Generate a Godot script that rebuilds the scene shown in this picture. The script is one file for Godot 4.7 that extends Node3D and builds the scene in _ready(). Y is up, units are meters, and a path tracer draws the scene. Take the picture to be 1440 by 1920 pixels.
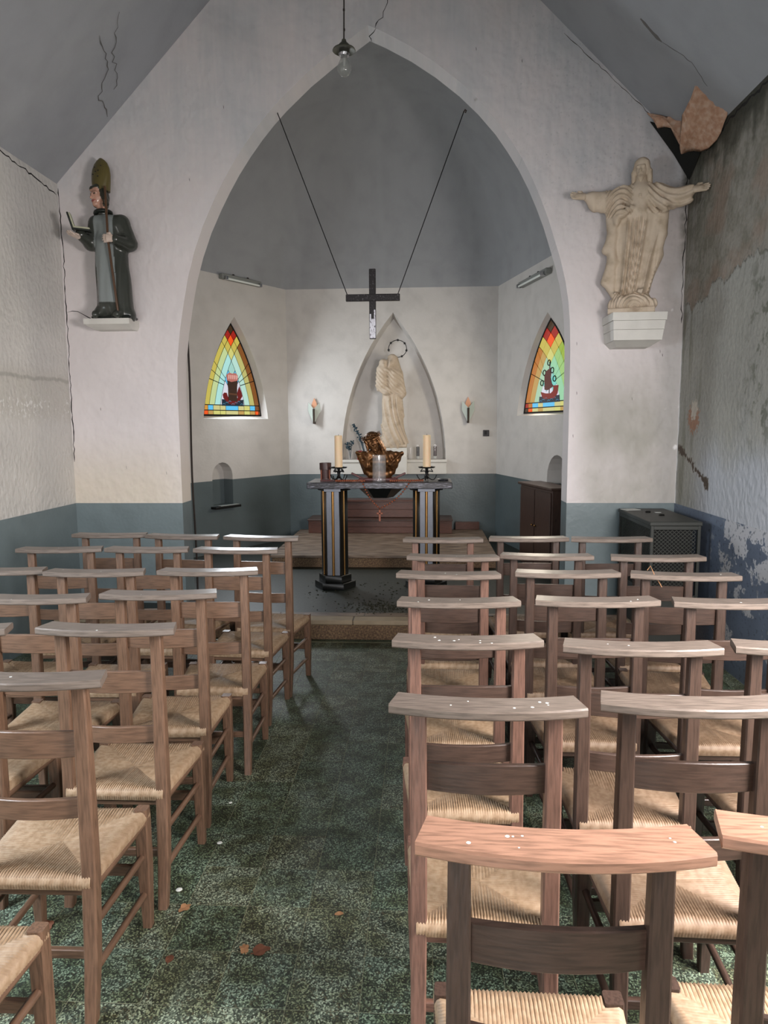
extends Node3D
# A small country chapel: nave with rush-seated chairs, pointed arch, apse with altar. Metres, y up, nave runs towards -z.

const XL := -3.015      # nave side walls
const XR := 2.10
const ZF := -5.924      # face of the arch wall
const ZREAR := 3.2
const DADO := 1.04
const RIDGE := Vector2(-0.457, 6.285)
const STEP := 0.155

var M := {}             # materials
var rng := RandomNumberGenerator.new()

# ------------------------------------------------------------------ naming and tagging
func put(node: Node, called: String, parent: Node = self) -> Node:
	node.name = called
	parent.add_child(node, true)
	return node

func obj(called: String, mesh: Mesh, m: Material, parent: Node = self) -> MeshInstance3D:
	var o := MeshInstance3D.new()
	o.mesh = mesh
	o.material_override = m
	put(o, called, parent)
	return o

func tag(o: Node, label: String, category: String, group := "") -> Node:
	o.set_meta("label", label)
	o.set_meta("category", category)
	if group != "":
		o.set_meta("group", group)
	return o

func thing(called: String, label: String, category: String, at := Vector3.ZERO, turn := 0.0, group := "") -> Node3D:
	var o := Node3D.new()
	put(o, called)
	o.position = at
	o.rotation.y = turn
	tag(o, label, category, group)
	return o

func structure(o: Node) -> Node:
	o.set_meta("kind", "structure")
	return o

# ------------------------------------------------------------------ mesh helpers
func mb() -> SurfaceTool:
	var st := SurfaceTool.new()
	st.begin(Mesh.PRIMITIVE_TRIANGLES)
	return st

func done(st: SurfaceTool) -> ArrayMesh:
	st.generate_normals()
	return st.commit()

# a closed solid: triangles (three points each) with smooth groups; turned outwards by its volume
func solid(st: SurfaceTool, t: PackedVector3Array, g: PackedInt32Array) -> void:
	if t.is_empty():
		return
	var vol := 0.0
	var o := t[0]
	for i in range(0, t.size(), 3):
		vol += (t[i] - o).dot((t[i + 1] - o).cross(t[i + 2] - o))
	var flip := vol < 0.0
	for i in range(0, t.size(), 3):
		var s := g[i / 3]
		st.set_smooth_group(s if s > 0 else -1)
		st.add_vertex(t[i])
		if flip:
			st.add_vertex(t[i + 1])
			st.add_vertex(t[i + 2])
		else:
			st.add_vertex(t[i + 2])
			st.add_vertex(t[i + 1])

# loops of equal length joined in a row; sharp: each strip keeps its own smooth group
func loft(st: SurfaceTool, loops: Array, caps := true, sharp := true, closed := true) -> void:
	var t := PackedVector3Array()
	var g := PackedInt32Array()
	var n: int = loops[0].size()
	for i in loops.size() - 1:
		var A: PackedVector3Array = loops[i]
		var B: PackedVector3Array = loops[i + 1]
		for j in (n if closed else n - 1):
			var k := (j + 1) % n
			t.append_array([A[j], A[k], B[k], A[j], B[k], B[j]])
			var s := (0 if loops.size() == 2 else j + 1) if sharp else 40
			g.append_array([s, s])
	if caps:
		for e in 2:
			var L: PackedVector3Array = loops[0] if e == 0 else loops[-1]
			var c := Vector3.ZERO
			for p in L:
				c += p
			c /= n
			for j in n:
				var k := (j + 1) % n
				if e == 0:
					t.append_array([c, L[k], L[j]])
				else:
					t.append_array([c, L[j], L[k]])
				g.append(0)
	solid(st, t, g)

func box(st: SurfaceTool, c: Vector3, s: Vector3, bev := 0.0, b := Basis()) -> void:
	var h := s * 0.5
	var r := minf(bev, minf(h.x, minf(h.y, h.z)) * 0.9)
	var loops := []
	var rings := [[-h.y, r], [-h.y + r, 0.0], [h.y - r, 0.0], [h.y, r]] if r > 0.0 else [[-h.y, 0.0], [h.y, 0.0]]
	for q in rings:
		var ins: float = q[1]
		var x: float = h.x - ins
		var z: float = h.z - ins
		var L := PackedVector3Array()
		if r > 0.0:
			for p in [[-x, -h.z + r], [-h.x + r, -z], [h.x - r, -z], [x, -h.z + r], [x, h.z - r], [h.x - r, z], [-h.x + r, z], [-x, h.z - r]]:
				L.append(c + b * Vector3(p[0], q[0], p[1]))
		else:
			for p in [[-x, -z], [x, -z], [x, z], [-x, z]]:
				L.append(c + b * Vector3(p[0], q[0], p[1]))
		loops.append(L)
	var t := PackedVector3Array()
	var g := PackedInt32Array()
	var n: int = loops[0].size()
	for i in loops.size() - 1:
		for j in n:
			var k := (j + 1) % n
			t.append_array([loops[i][j], loops[i][k], loops[i + 1][k], loops[i][j], loops[i + 1][k], loops[i + 1][j]])
			g.append_array([0, 0])
	for e in 2:
		var L: PackedVector3Array = loops[0] if e == 0 else loops[-1]
		for j in range(1, n - 1):
			if e == 0:
				t.append_array([L[0], L[j + 1], L[j]])
			else:
				t.append_array([L[0], L[j], L[j + 1]])
			g.append(0)
	solid(st, t, g)

func tube(st: SurfaceTool, path: Array, r, n := 8, caps := true) -> void:
	var loops := []
	var side := Vector3.ZERO
	for i in path.size():
		var d: Vector3
		if i == 0:
			d = path[1] - path[0]
		elif i == path.size() - 1:
			d = path[i] - path[i - 1]
		else:
			d = (path[i + 1] - path[i]).normalized() + (path[i] - path[i - 1]).normalized()
		d = d.normalized()
		if side == Vector3.ZERO:
			side = d.cross(Vector3.UP if absf(d.y) < 0.9 else Vector3.RIGHT).normalized()
		else:
			side = (side - d * side.dot(d)).normalized()
		var up := d.cross(side)
		var rr: float = r if (r is float) else r[i]
		var L := PackedVector3Array()
		for j in n:
			var a := TAU * j / n
			L.append(path[i] + (side * cos(a) + up * sin(a)) * rr)
		loops.append(L)
	loft(st, loops, caps, false)

func lathe(st: SurfaceTool, prof: Array, n := 24, at := Vector3.ZERO, sharp_caps := true) -> void:
	# profile of [radius, height]; each band smooth round, sharp between bands
	var t := PackedVector3Array()
	var g := PackedInt32Array()
	for i in prof.size() - 1:
		var r0: float = prof[i][0]
		var y0: float = prof[i][1]
		var r1: float = prof[i + 1][0]
		var y1: float = prof[i + 1][1]
		var s := (i % 20) + 1 if sharp_caps else 40
		for j in n:
			var a := TAU * j / n
			var b := TAU * (j + 1) / n
			var p := at + Vector3(cos(a) * r0, y0, sin(a) * r0)
			var q := at + Vector3(cos(b) * r0, y0, sin(b) * r0)
			var u := at + Vector3(cos(a) * r1, y1, sin(a) * r1)
			var v := at + Vector3(cos(b) * r1, y1, sin(b) * r1)
			if r0 > 0.0:
				t.append_array([p, q, v])
				g.append(s)
			if r1 > 0.0:
				t.append_array([p, v, u])
				g.append(s)
	solid(st, t, g)

func ball(st: SurfaceTool, c: Vector3, r: Vector3, n := 10) -> void:
	var loops := []
	for i in range(0, n / 2 + 1):
		var a := PI * i / (n / 2)
		var L := PackedVector3Array()
		for j in n:
			var b := TAU * j / n
			var s := maxf(sin(a), 0.001)
			L.append(c + Vector3(cos(b) * s * r.x, cos(a) * r.y, sin(b) * s * r.z))
		loops.append(L)
	loft(st, loops, false, false)

func area2(p: PackedVector2Array) -> float:
	var a := 0.0
	for i in p.size():
		a += p[i].cross(p[(i + 1) % p.size()])
	return a * 0.5

# a flat polygon given thickness: z from z0 (back) to z1 (front), x/y as given, then moved by tr
func prism(st: SurfaceTool, poly: PackedVector2Array, z0: float, z1: float, tr := Transform3D()) -> void:
	if poly.size() < 3:
		return
	if area2(poly) < 0.0:
		poly = poly.duplicate()
		poly.reverse()
	var idx := Geometry2D.triangulate_polygon(poly)
	var t := PackedVector3Array()
	var g := PackedInt32Array()
	for i in range(0, idx.size(), 3):
		var a := poly[idx[i]]
		var b := poly[idx[i + 1]]
		var c := poly[idx[i + 2]]
		if (b - a).cross(c - a) < 0.0:
			var w := b
			b = c
			c = w
		t.append_array([Vector3(a.x, a.y, z1), Vector3(b.x, b.y, z1), Vector3(c.x, c.y, z1)])
		t.append_array([Vector3(a.x, a.y, z0), Vector3(c.x, c.y, z0), Vector3(b.x, b.y, z0)])
		g.append_array([0, 0])
	for i in poly.size():
		var a := poly[i]
		var b := poly[(i + 1) % poly.size()]
		t.append_array([Vector3(a.x, a.y, z0), Vector3(b.x, b.y, z0), Vector3(b.x, b.y, z1)])
		t.append_array([Vector3(a.x, a.y, z0), Vector3(b.x, b.y, z1), Vector3(a.x, a.y, z1)])
		g.append_array([0, 0])
	for i in t.size():
		t[i] = tr * t[i]
	solid(st, t, g)

func rect(x0: float, y0: float, x1: float, y1: float) -> PackedVector2Array:
	return PackedVector2Array([Vector2(x0, y0), Vector2(x1, y0), Vector2(x1, y1), Vector2(x0, y1)])

# centre of the circle of a pointed opening's left side; flat > 1 makes the sides straighter
func lancet_arc(w: float, h: float, flat: float) -> Vector3:
	var R := flat * (w * w + h * h) / (2.0 * w)
	var c := sqrt(w * w + h * h)
	var d := sqrt(R * R - c * c * 0.25)
	return Vector3(-w * 0.5 + h / c * d, h * 0.5 - w / c * d, R)

func lancet(cx: float, w: float, y0: float, h: float, n := 14, flat := 1.0) -> PackedVector2Array:
	# pointed opening: half width w, base y0, height h
	var q := lancet_arc(w, h, flat)
	var p := PackedVector2Array()
	for i in n + 1:
		var y := h * i / n
		p.append(Vector2(cx + minf(0.0, q.x - sqrt(q.z * q.z - (y - q.y) * (y - q.y))), y0 + y))
	for i in range(n - 1, -1, -1):
		p.append(Vector2(2.0 * cx - p[i].x, p[i].y))
	return p

# ------------------------------------------------------------------ walls
# outline and holes in wall coordinates (x along the wall, y up); the room face is z = 0, the wall goes back to z = -thick.
# Each hole: poly (at the face), back (poly at its depth), depth, closed. Returns the upper mesh with the painted dado as its child.
func wall(called: String, outline: PackedVector2Array, holes: Array, tr: Transform3D, thick: float, dado: float, upper: Material, lower: Material) -> MeshInstance3D:
	var lo := Vector2(1e9, 1e9)
	var hi := -lo
	for p in outline:
		lo = lo.min(p)
		hi = hi.max(p)
	var bands := [[dado, hi.y + 1.0, upper], [lo.y - 1.0, dado, lower]]
	var made: MeshInstance3D
	for b in 2:
		if dado <= lo.y and b == 1:
			continue
		var y0: float = bands[b][0]
		var y1: float = bands[b][1]
		var st := mb()
		st.set_smooth_group(-1)
		var cuts := [lo.x - 1.0]
		for h in holes:
			var s := 0.0
			for p in h.poly:
				s += p.x
			cuts.append(s / h.poly.size())
		cuts.append(hi.x + 1.0)
		cuts.sort()
		for k in cuts.size() - 1:
			for piece in Geometry2D.intersect_polygons(outline, rect(cuts[k], y0, cuts[k + 1], y1)):
				var parts := [piece]
				for h in holes:
					var next := []
					for q in parts:
						for r in Geometry2D.clip_polygons(q, h.poly):
							if not Geometry2D.is_polygon_clockwise(r):
								next.append(r)
					parts = next
				for q in parts:
					face(st, q, 0.0, false, tr, lo, hi)
					face(st, q, -thick, true, tr, lo, hi)
		# rims of the outline and reveals of the holes
		for q in Geometry2D.intersect_polygons(outline, rect(lo.x - 1.0, y0, hi.x + 1.0, y1)):
			if area2(q) < 0.0:
				q.reverse()
			for i in q.size():
				var a: Vector2 = q[i]
				var c: Vector2 = q[(i + 1) % q.size()]
				if absf(a.y - dado) < 1e-4 and absf(c.y - dado) < 1e-4:
					continue
				quad(st, tr, lo, hi, Vector3(a.x, a.y, 0), Vector3(a.x, a.y, -thick), Vector3(c.x, c.y, -thick), Vector3(c.x, c.y, 0))
		for h in holes:
			var d: float = h.depth
			if h.has("back"):
				if b == 0:
					st.set_smooth_group(3)
					for i in h.poly.size():
						var k: int = (i + 1) % h.poly.size()
						var a: Vector2 = h.poly[i]
						var c: Vector2 = h.poly[k]
						var e: Vector2 = h.back[k]
						var f: Vector2 = h.back[i]
						st.set_smooth_group(3 if i < h.poly.size() / 2 else (4 if k > 0 else 5))
						quad(st, tr, lo, hi, Vector3(a.x, a.y, 0), Vector3(c.x, c.y, 0), Vector3(e.x, e.y, -d), Vector3(f.x, f.y, -d), true)
					st.set_smooth_group(-1)
					if h.closed:
						face(st, h.back, -d, false, tr, lo, hi)
				continue
			for q in Geometry2D.intersect_polygons(h.poly, rect(lo.x - 1.0, y0, hi.x + 1.0, y1)):
				if area2(q) < 0.0:
					q.reverse()
				for i in q.size():
					var a: Vector2 = q[i]
					var c: Vector2 = q[(i + 1) % q.size()]
					if absf(a.y - dado) < 1e-4 and absf(c.y - dado) < 1e-4:
						continue
					quad(st, tr, lo, hi, Vector3(a.x, a.y, 0), Vector3(c.x, c.y, 0), Vector3(c.x, c.y, -d), Vector3(a.x, a.y, -d), true)
				if h.closed:
					face(st, q, -d, false, tr, lo, hi)
		st.generate_normals()
		var mesh := st.commit()
		if b == 0:
			made = obj(called, mesh, bands[b][2])
			structure(made)
		else:
			obj("painted_dado", mesh, bands[b][2], made)
	return made

func wuv(p: Vector3, lo: Vector2, hi: Vector2) -> Vector2:
	return Vector2((p.x - lo.x) / (hi.x - lo.x), 1.0 - (p.y - lo.y) / (hi.y - lo.y))

func face(st: SurfaceTool, q: PackedVector2Array, z: float, back: bool, tr: Transform3D, lo: Vector2, hi: Vector2) -> void:
	var idx := Geometry2D.triangulate_polygon(q)
	for i in range(0, idx.size(), 3):
		var t := [q[idx[i]], q[idx[i + 1]], q[idx[i + 2]]]
		var ccw: bool = (t[1] - t[0]).cross(t[2] - t[0]) > 0.0
		var order := [0, 2, 1] if ccw != back else [0, 1, 2]
		for k in order:
			var p := Vector3(t[k].x, t[k].y, z)
			st.set_uv(wuv(p, lo, hi))
			st.add_vertex(tr * p)

func quad(st: SurfaceTool, tr: Transform3D, lo: Vector2, hi: Vector2, a: Vector3, b: Vector3, c: Vector3, d: Vector3, _hole := false) -> void:
	for p in [a, c, b, a, d, c]:
		st.set_uv(wuv(p, lo, hi))
		st.add_vertex(tr * p)

# ribbon along a wall for a crack: wandering path, thin
func crack(parent: Node, pts: Array, w: float, normal: Vector3, m: Material, jag := 0.012, called := "crack") -> void:
	var path := []
	for i in pts.size() - 1:
		var a: Vector3 = pts[i]
		var b: Vector3 = pts[i + 1]
		var n := maxi(2, int(a.distance_to(b) / 0.035))
		for k in n:
			var side := (b - a).normalized().cross(normal)
			path.append(a.lerp(b, float(k) / n) + side * rng.randf_range(-jag, jag) * (0.0 if k == 0 and i == 0 else 1.0))
	path.append(pts[-1])
	var st := mb()
	var loops := []
	for i in path.size():
		var d: Vector3 = (path[mini(i + 1, path.size() - 1)] - path[maxi(i - 1, 0)]).normalized()
		var s := d.cross(normal).normalized()
		var ww := w * rng.randf_range(0.35, 1.0) * (0.25 if i == 0 or i == path.size() - 1 else 1.0)
		var c: Vector3 = path[i]
		loops.append(PackedVector3Array([c - s * ww * 0.5 - normal * 0.001, c + s * ww * 0.5 - normal * 0.001, c + s * ww * 0.3 + normal * 0.0012, c - s * ww * 0.3 + normal * 0.0012]))
	loft(st, loops, true, true)
	obj(called, done(st), m, parent)

# ------------------------------------------------------------------ fields: smooth figures from tapered limbs
# prim: [a, b, ra, rb, fz, colour index]; fz > 1 flattens it in z; ra < 0 carves
func field(st: SurfaceTool, prims: Array, cell: float, blend: float, folds = null, paint = null, smooth := 41) -> void:
	var n := prims.size()
	var A: Array[Vector3] = []
	var B: Array[Vector3] = []
	var L := PackedFloat32Array()
	var RA := PackedFloat32Array()
	var RB := PackedFloat32Array()
	var F := PackedFloat32Array()
	var lo := Vector3(1e9, 1e9, 1e9)
	var hi := -lo
	for p in prims:
		var f: float = p[4] if p.size() > 4 else 1.0
		var a: Vector3 = p[0]
		var b: Vector3 = p[1]
		if p[2] > 0.0:
			var r := maxf(p[2], p[3])
			lo = lo.min(a - Vector3(r, r, r)).min(b - Vector3(r, r, r))
			hi = hi.max(a + Vector3(r, r, r)).max(b + Vector3(r, r, r))
		a.z *= f
		b.z *= f
		A.append(a)
		B.append(b - a)
		L.append(maxf((b - a).length_squared(), 1e-9))
		RA.append(p[2])
		RB.append(p[3])
		F.append(f)
	lo -= Vector3.ONE * (blend * 0.5 + cell * 2.0)
	hi += Vector3.ONE * (blend * 0.5 + cell * 2.0)
	var bl := 4
	var nb := Vector3i(((hi - lo) / (cell * bl)).ceil())
	var nx := nb.x * bl + 1
	var ny := nb.y * bl + 1
	var nz := nb.z * bl + 1
	var V := PackedFloat32Array()
	V.resize(nx * ny * nz)
	V.fill(9.0)
	var have := PackedByteArray()
	have.resize(V.size())
	var active := []
	var reach := cell * bl * 0.87 * 1.35 + blend * 0.3 + (0.02 if folds != null else 0.0)
	var use_folds := folds != null
	for bx in nb.x:
		for by in nb.y:
			for bz in nb.z:
				var c := lo + Vector3(bx + 0.5, by + 0.5, bz + 0.5) * cell * bl
				var dc := 1e9
				for i in n:
					var q := c
					q.z *= F[i]
					q -= A[i]
					var ra := RA[i]
					if ra < 0.0:
						continue
					var h := clampf(q.dot(B[i]) / L[i], 0.0, 1.0)
					var e := ((q - B[i] * h).length() - lerpf(ra, RB[i], h)) / (F[i] if F[i] > 1.0 else 1.0)
					dc = minf(dc, e)
				if dc > reach:
					continue
				if dc < -reach * 1.6:
					for ix in bl + 1:
						for iy in bl + 1:
							for iz in bl + 1:
								var at := (bx * bl + ix) + nx * ((by * bl + iy) + ny * (bz * bl + iz))
								if have[at] == 0:
									V[at] = -9.0
					continue
				active.append(Vector3i(bx, by, bz))
				for ix in bl + 1:
					for iy in bl + 1:
						for iz in bl + 1:
							var at := (bx * bl + ix) + nx * ((by * bl + iy) + ny * (bz * bl + iz))
							if have[at] == 1:
								continue
							have[at] = 1
							var p := lo + Vector3(bx * bl + ix, by * bl + iy, bz * bl + iz) * cell
							var d := 1.0
							for i in n:
								var q := p
								q.z *= F[i]
								q -= A[i]
								var h := clampf(q.dot(B[i]) / L[i], 0.0, 1.0)
								var ra := RA[i]
								if ra < 0.0:
									var e := -((q - B[i] * h).length() + lerpf(ra, RB[i], h))
									var k := maxf(blend * 0.5 - absf(d - e), 0.0) / (blend * 0.5)
									d = maxf(d, e) + k * k * blend * 0.125
								else:
									var e := ((q - B[i] * h).length() - lerpf(ra, RB[i], h)) / (F[i] if F[i] > 1.0 else 1.0)
									var k := maxf(blend - absf(d - e), 0.0) / blend
									d = minf(d, e) - k * k * blend * 0.25
							if use_folds:
								d -= folds.call(p)
							V[at] = d
	# surface nets
	var vid := PackedInt32Array()
	vid.resize(V.size())
	vid.fill(-1)
	var verts := PackedVector3Array()
	var sy := nx
	var sz := nx * ny
	var off := [0, 1, sy, sy + 1, sz, sz + 1, sz + sy, sz + sy + 1]
	var edges := [[0, 1], [2, 3], [4, 5], [6, 7], [0, 2], [1, 3], [4, 6], [5, 7], [0, 4], [1, 5], [2, 6], [3, 7]]
	var cells := PackedInt32Array()
	for b in active:
		for ix in bl:
			for iy in bl:
				for iz in bl:
					var x: int = b.x * bl + ix
					var y: int = b.y * bl + iy
					var z: int = b.z * bl + iz
					var at := x + sy * y + sz * z
					var mask := 0
					for k in 8:
						if V[at + off[k]] < 0.0:
							mask |= 1 << k
					if mask == 0 or mask == 255:
						continue
					var s := Vector3.ZERO
					var cnt := 0
					for e in edges:
						var i: int = e[0]
						var j: int = e[1]
						if ((mask >> i) & 1) == ((mask >> j) & 1):
							continue
						var va := clampf(V[at + off[i]], -0.05, 0.05)
						var vb := clampf(V[at + off[j]], -0.05, 0.05)
						var u := va / (va - vb)
						var pi := Vector3(i & 1, (i >> 1) & 1, i >> 2)
						var pj := Vector3(j & 1, (j >> 1) & 1, j >> 2)
						s += pi.lerp(pj, u)
						cnt += 1
					vid[at] = verts.size()
					verts.append(lo + (Vector3(x, y, z) + s / cnt) * cell)
					cells.append(at)
	var colours := PackedColorArray()
	if paint != null:
		for v in verts:
			colours.append(paint.call(v))
	st.set_smooth_group(smooth)
	for at in cells:
		var inside := V[at] < 0.0
		for axis in 3:
			var step: int = [1, sy, sz][axis]
			if (V[at + step] < 0.0) == inside:
				continue
			var o1: int = [sy, sz, 1][axis]
			var o2: int = [sz, 1, sy][axis]
			if at - o1 - o2 < 0:
				continue
			var q := [vid[at], vid[at - o1], vid[at - o1 - o2], vid[at - o2]]
			if q[0] < 0 or q[1] < 0 or q[2] < 0 or q[3] < 0:
				continue
			var order := [0, 2, 1, 0, 3, 2] if inside else [0, 1, 2, 0, 2, 3]
			for k in order:
				if not colours.is_empty():
					st.set_color(colours[q[k]])
				st.add_vertex(verts[q[k]])

# a hand: palm and five bent fingers, as field prims. fwd: along the fingers, up: back of the hand, side: towards the thumb
func hand(at: Vector3, fwd: Vector3, up: Vector3, side: Vector3, s: float, curl := 0.3) -> Array:
	var p := []
	p.append([at, at + fwd * 0.42 * s, 0.17 * s, 0.16 * s])
	p.append([at + side * 0.12 * s, at + fwd * 0.42 * s + side * 0.15 * s, 0.14 * s, 0.12 * s])
	p.append([at - side * 0.12 * s, at + fwd * 0.40 * s - side * 0.15 * s, 0.14 * s, 0.12 * s])
	for i in 4:
		var root: Vector3 = at + fwd * 0.45 * s + side * (0.22 - 0.15 * i) * s
		var ln: float = [0.40, 0.46, 0.42, 0.32][i] * s
		var d1 := (fwd + side * (0.10 - 0.07 * i) - up * curl).normalized()
		var d2 := (fwd - up * curl * 2.6).normalized()
		var mid := root + d1 * ln * 0.55
		p.append([root, mid, 0.075 * s, 0.065 * s])
		p.append([mid, mid + d2 * ln * 0.5, 0.065 * s, 0.05 * s])
	var tb := at + side * 0.2 * s + fwd * 0.1 * s
	var tm := tb + (side * 0.9 + fwd * 0.7).normalized() * 0.24 * s
	p.append([tb, tm, 0.09 * s, 0.075 * s])
	p.append([tm, tm + (fwd - up * curl).normalized() * 0.22 * s, 0.07 * s, 0.055 * s])
	return p

# ------------------------------------------------------------------ materials
func mat(key: String, c: Color, rough: float, metal := 0.0) -> StandardMaterial3D:
	var m := StandardMaterial3D.new()
	m.resource_name = key
	m.albedo_color = c
	m.roughness = rough
	m.metallic = metal
	M[key] = m
	return m

func noise(seed_: int, freq: float, octaves := 4, kind := FastNoiseLite.TYPE_SIMPLEX_SMOOTH) -> FastNoiseLite:
	var f := FastNoiseLite.new()
	f.seed = seed_
	f.noise_type = kind
	f.frequency = freq
	f.fractal_type = FastNoiseLite.FRACTAL_FBM
	f.fractal_octaves = octaves
	return f

func ntex(f: FastNoiseLite, size: int, offs: Array, cols: Array, hard := false) -> NoiseTexture2D:
	var t := NoiseTexture2D.new()
	t.width = size
	t.height = size
	t.seamless = true
	t.noise = f
	var g := Gradient.new()
	g.offsets = PackedFloat32Array(offs)
	g.colors = PackedColorArray(cols)
	if hard:
		g.interpolation_mode = Gradient.GRADIENT_INTERPOLATE_CONSTANT
	t.color_ramp = g
	return t

func bump(f: FastNoiseLite, size: int, strength: float) -> NoiseTexture2D:
	var t := NoiseTexture2D.new()
	t.width = size
	t.height = size
	t.seamless = true
	t.noise = f
	t.as_normal_map = true
	t.bump_strength = strength
	return t

func triplanar(m: StandardMaterial3D, scale: Vector3, world := false) -> void:
	m.uv1_triplanar = true
	m.uv1_world_triplanar = world
	m.uv1_scale = scale

func grey(v: float) -> Color:
	return Color(v, v, v)

# a picture computed texel by texel: fn(u, v) -> Color (sRGB)
func painted(w: int, h: int, fn: Callable) -> ImageTexture:
	var data := PackedByteArray()
	data.resize(w * h * 3)
	var at := 0
	for y in h:
		var v := (y + 0.5) / h
		for x in w:
			var c: Color = fn.call((x + 0.5) / w, v)
			data[at] = clampi(int(c.r * 255.0), 0, 255)
			data[at + 1] = clampi(int(c.g * 255.0), 0, 255)
			data[at + 2] = clampi(int(c.b * 255.0), 0, 255)
			at += 3
	return ImageTexture.create_from_image(Image.create_from_data(w, h, false, Image.FORMAT_RGB8, data))

var plaster_bump: NoiseTexture2D
func plaster(key: String, c: Color, tex: Texture2D = null, rough := 0.75) -> StandardMaterial3D:
	var m := mat(key, c, rough)
	if tex:
		m.albedo_texture = tex
	return m

func materials() -> void:
	plaster_bump = bump(noise(11, 0.05, 4), 512, 3.0)
	var mottle := ntex(noise(12, 0.006, 5), 512, [0.0, 0.35, 0.6, 1.0], [grey(0.93), grey(0.965), grey(0.99), grey(1.0)])
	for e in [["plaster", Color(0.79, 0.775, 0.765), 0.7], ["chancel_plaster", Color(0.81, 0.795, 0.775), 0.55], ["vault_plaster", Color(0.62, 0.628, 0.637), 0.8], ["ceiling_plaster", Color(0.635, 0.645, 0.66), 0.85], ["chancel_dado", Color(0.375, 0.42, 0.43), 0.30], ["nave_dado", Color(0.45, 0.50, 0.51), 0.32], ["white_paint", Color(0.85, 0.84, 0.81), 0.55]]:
		var m := mat(e[0], e[1], e[2])
		m.albedo_texture = mottle
		m.normal_enabled = true
		m.normal_texture = plaster_bump
		m.normal_scale = 0.12
		triplanar(m, Vector3.ONE * 0.9, true)
	mat("crack_dark", Color(0.10, 0.09, 0.085), 0.95)
	mat("crack_brown", Color(0.22, 0.18, 0.15), 0.95)
	mat("crack_faint", Color(0.42, 0.41, 0.40), 0.95)
	var back := mat("bare_plaster", Color(0.82, 0.72, 0.66), 0.95)
	back.albedo_texture = ntex(noise(15, 0.02, 5), 256, [0.0, 0.45, 0.6, 1.0], [Color(0.78, 0.68, 0.60), Color(0.88, 0.78, 0.70), Color(0.95, 0.90, 0.84), Color(1, 1, 1)])
	triplanar(back, Vector3.ONE * 4.0)
	mat("damp_hole", Color(0.09, 0.09, 0.075), 1.0)

	# floor
	var chips := noise(21, 0.16, 1, FastNoiseLite.TYPE_CELLULAR)
	chips.fractal_type = FastNoiseLite.FRACTAL_NONE
	chips.cellular_return_type = FastNoiseLite.RETURN_CELL_VALUE
	chips.cellular_jitter = 1.0
	var terr := ntex(chips, 1024, [0.0, 0.30, 0.52, 0.68, 0.80, 0.93], [Color(0.15, 0.17, 0.145), Color(0.25, 0.28, 0.245), Color(0.36, 0.395, 0.35), Color(0.48, 0.52, 0.47), Color(0.58, 0.62, 0.56), Color(0.30, 0.28, 0.22)], true)
	var dirt := ntex(noise(22, 0.008, 5), 512, [0.0, 0.4, 0.62, 1.0], [Color(0.62, 0.60, 0.50), Color(0.85, 0.84, 0.78), Color(1, 1, 1), Color(1, 1, 1)])
	for i in 3:
		var m := mat("terrazzo_%d" % i, [Color(0.92, 0.96, 0.92), Color(0.82, 0.88, 0.82), Color(1.0, 1.0, 0.95)][i], 0.55)
		m.albedo_texture = terr
		m.uv1_offset = Vector3(0.31, 0.17, 0.53) * i
		triplanar(m, Vector3.ONE * 1.45, true)
		m.detail_enabled = true
		m.detail_blend_mode = BaseMaterial3D.BLEND_MODE_MUL
		m.detail_albedo = dirt
	mat("grout", Color(0.50, 0.50, 0.40), 0.9)
	var pf := mat("platform_floor", Color(0.44, 0.46, 0.42), 0.5)
	pf.albedo_texture = ntex(noise(23, 0.05, 5), 512, [0.0, 0.4, 0.7, 1.0], [Color(0.12, 0.13, 0.11), Color(0.24, 0.28, 0.26), Color(0.32, 0.37, 0.34), Color(0.42, 0.47, 0.43)])
	triplanar(pf, Vector3.ONE * 1.2, true)
	var stone := mat("rough_stone", Color(0.80, 0.77, 0.70), 0.9)
	stone.albedo_texture = ntex(noise(24, 0.035, 5), 512, [0.0, 0.38, 0.52, 0.7, 1.0], [Color(0.38, 0.31, 0.27), Color(0.48, 0.40, 0.35), Color(0.54, 0.455, 0.39), Color(0.60, 0.515, 0.42), Color(0.68, 0.60, 0.48)])
	stone.normal_enabled = true
	stone.normal_texture = bump(noise(25, 0.05, 5), 512, 5.0)
	triplanar(stone, Vector3.ONE * 2.6, true)
	var nos := mat("nosing_stone", Color(0.58, 0.52, 0.43), 0.8)
	nos.albedo_texture = mottle
	triplanar(nos, Vector3.ONE * 2.0, true)
	var slab := mat("brown_slab", Color(0.50, 0.445, 0.40), 0.5)
	slab.albedo_texture = ntex(noise(26, 0.012, 5), 512, [0.0, 0.4, 0.6, 1.0], [Color(0.5, 0.45, 0.4), Color(0.75, 0.7, 0.65), Color(0.9, 0.86, 0.8), Color(1, 1, 1)])
	triplanar(slab, Vector3(0.5, 2.0, 2.0), true)

	# wood, grain along x, y or z
	var grain := ntex(noise(31, 0.022, 5), 512, [0.0, 0.34, 0.5, 0.66, 1.0], [grey(0.74), grey(0.88), grey(0.95), grey(1.0), grey(1.0)])
	var grain_n := bump(noise(31, 0.022, 5), 512, 2.5)
	var woods := {"oak": [Color(0.395, 0.30, 0.235), 0.38], "red": [Color(0.40, 0.295, 0.25), 0.38], "dark": [Color(0.25, 0.19, 0.16), 0.36],
		"worn": [Color(0.41, 0.368, 0.335), 0.32], "tan": [Color(0.62, 0.475, 0.395), 0.28], "altarwood": [Color(0.36, 0.22, 0.17), 0.3], "walnut": [Color(0.27, 0.19, 0.155), 0.4]}
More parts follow.
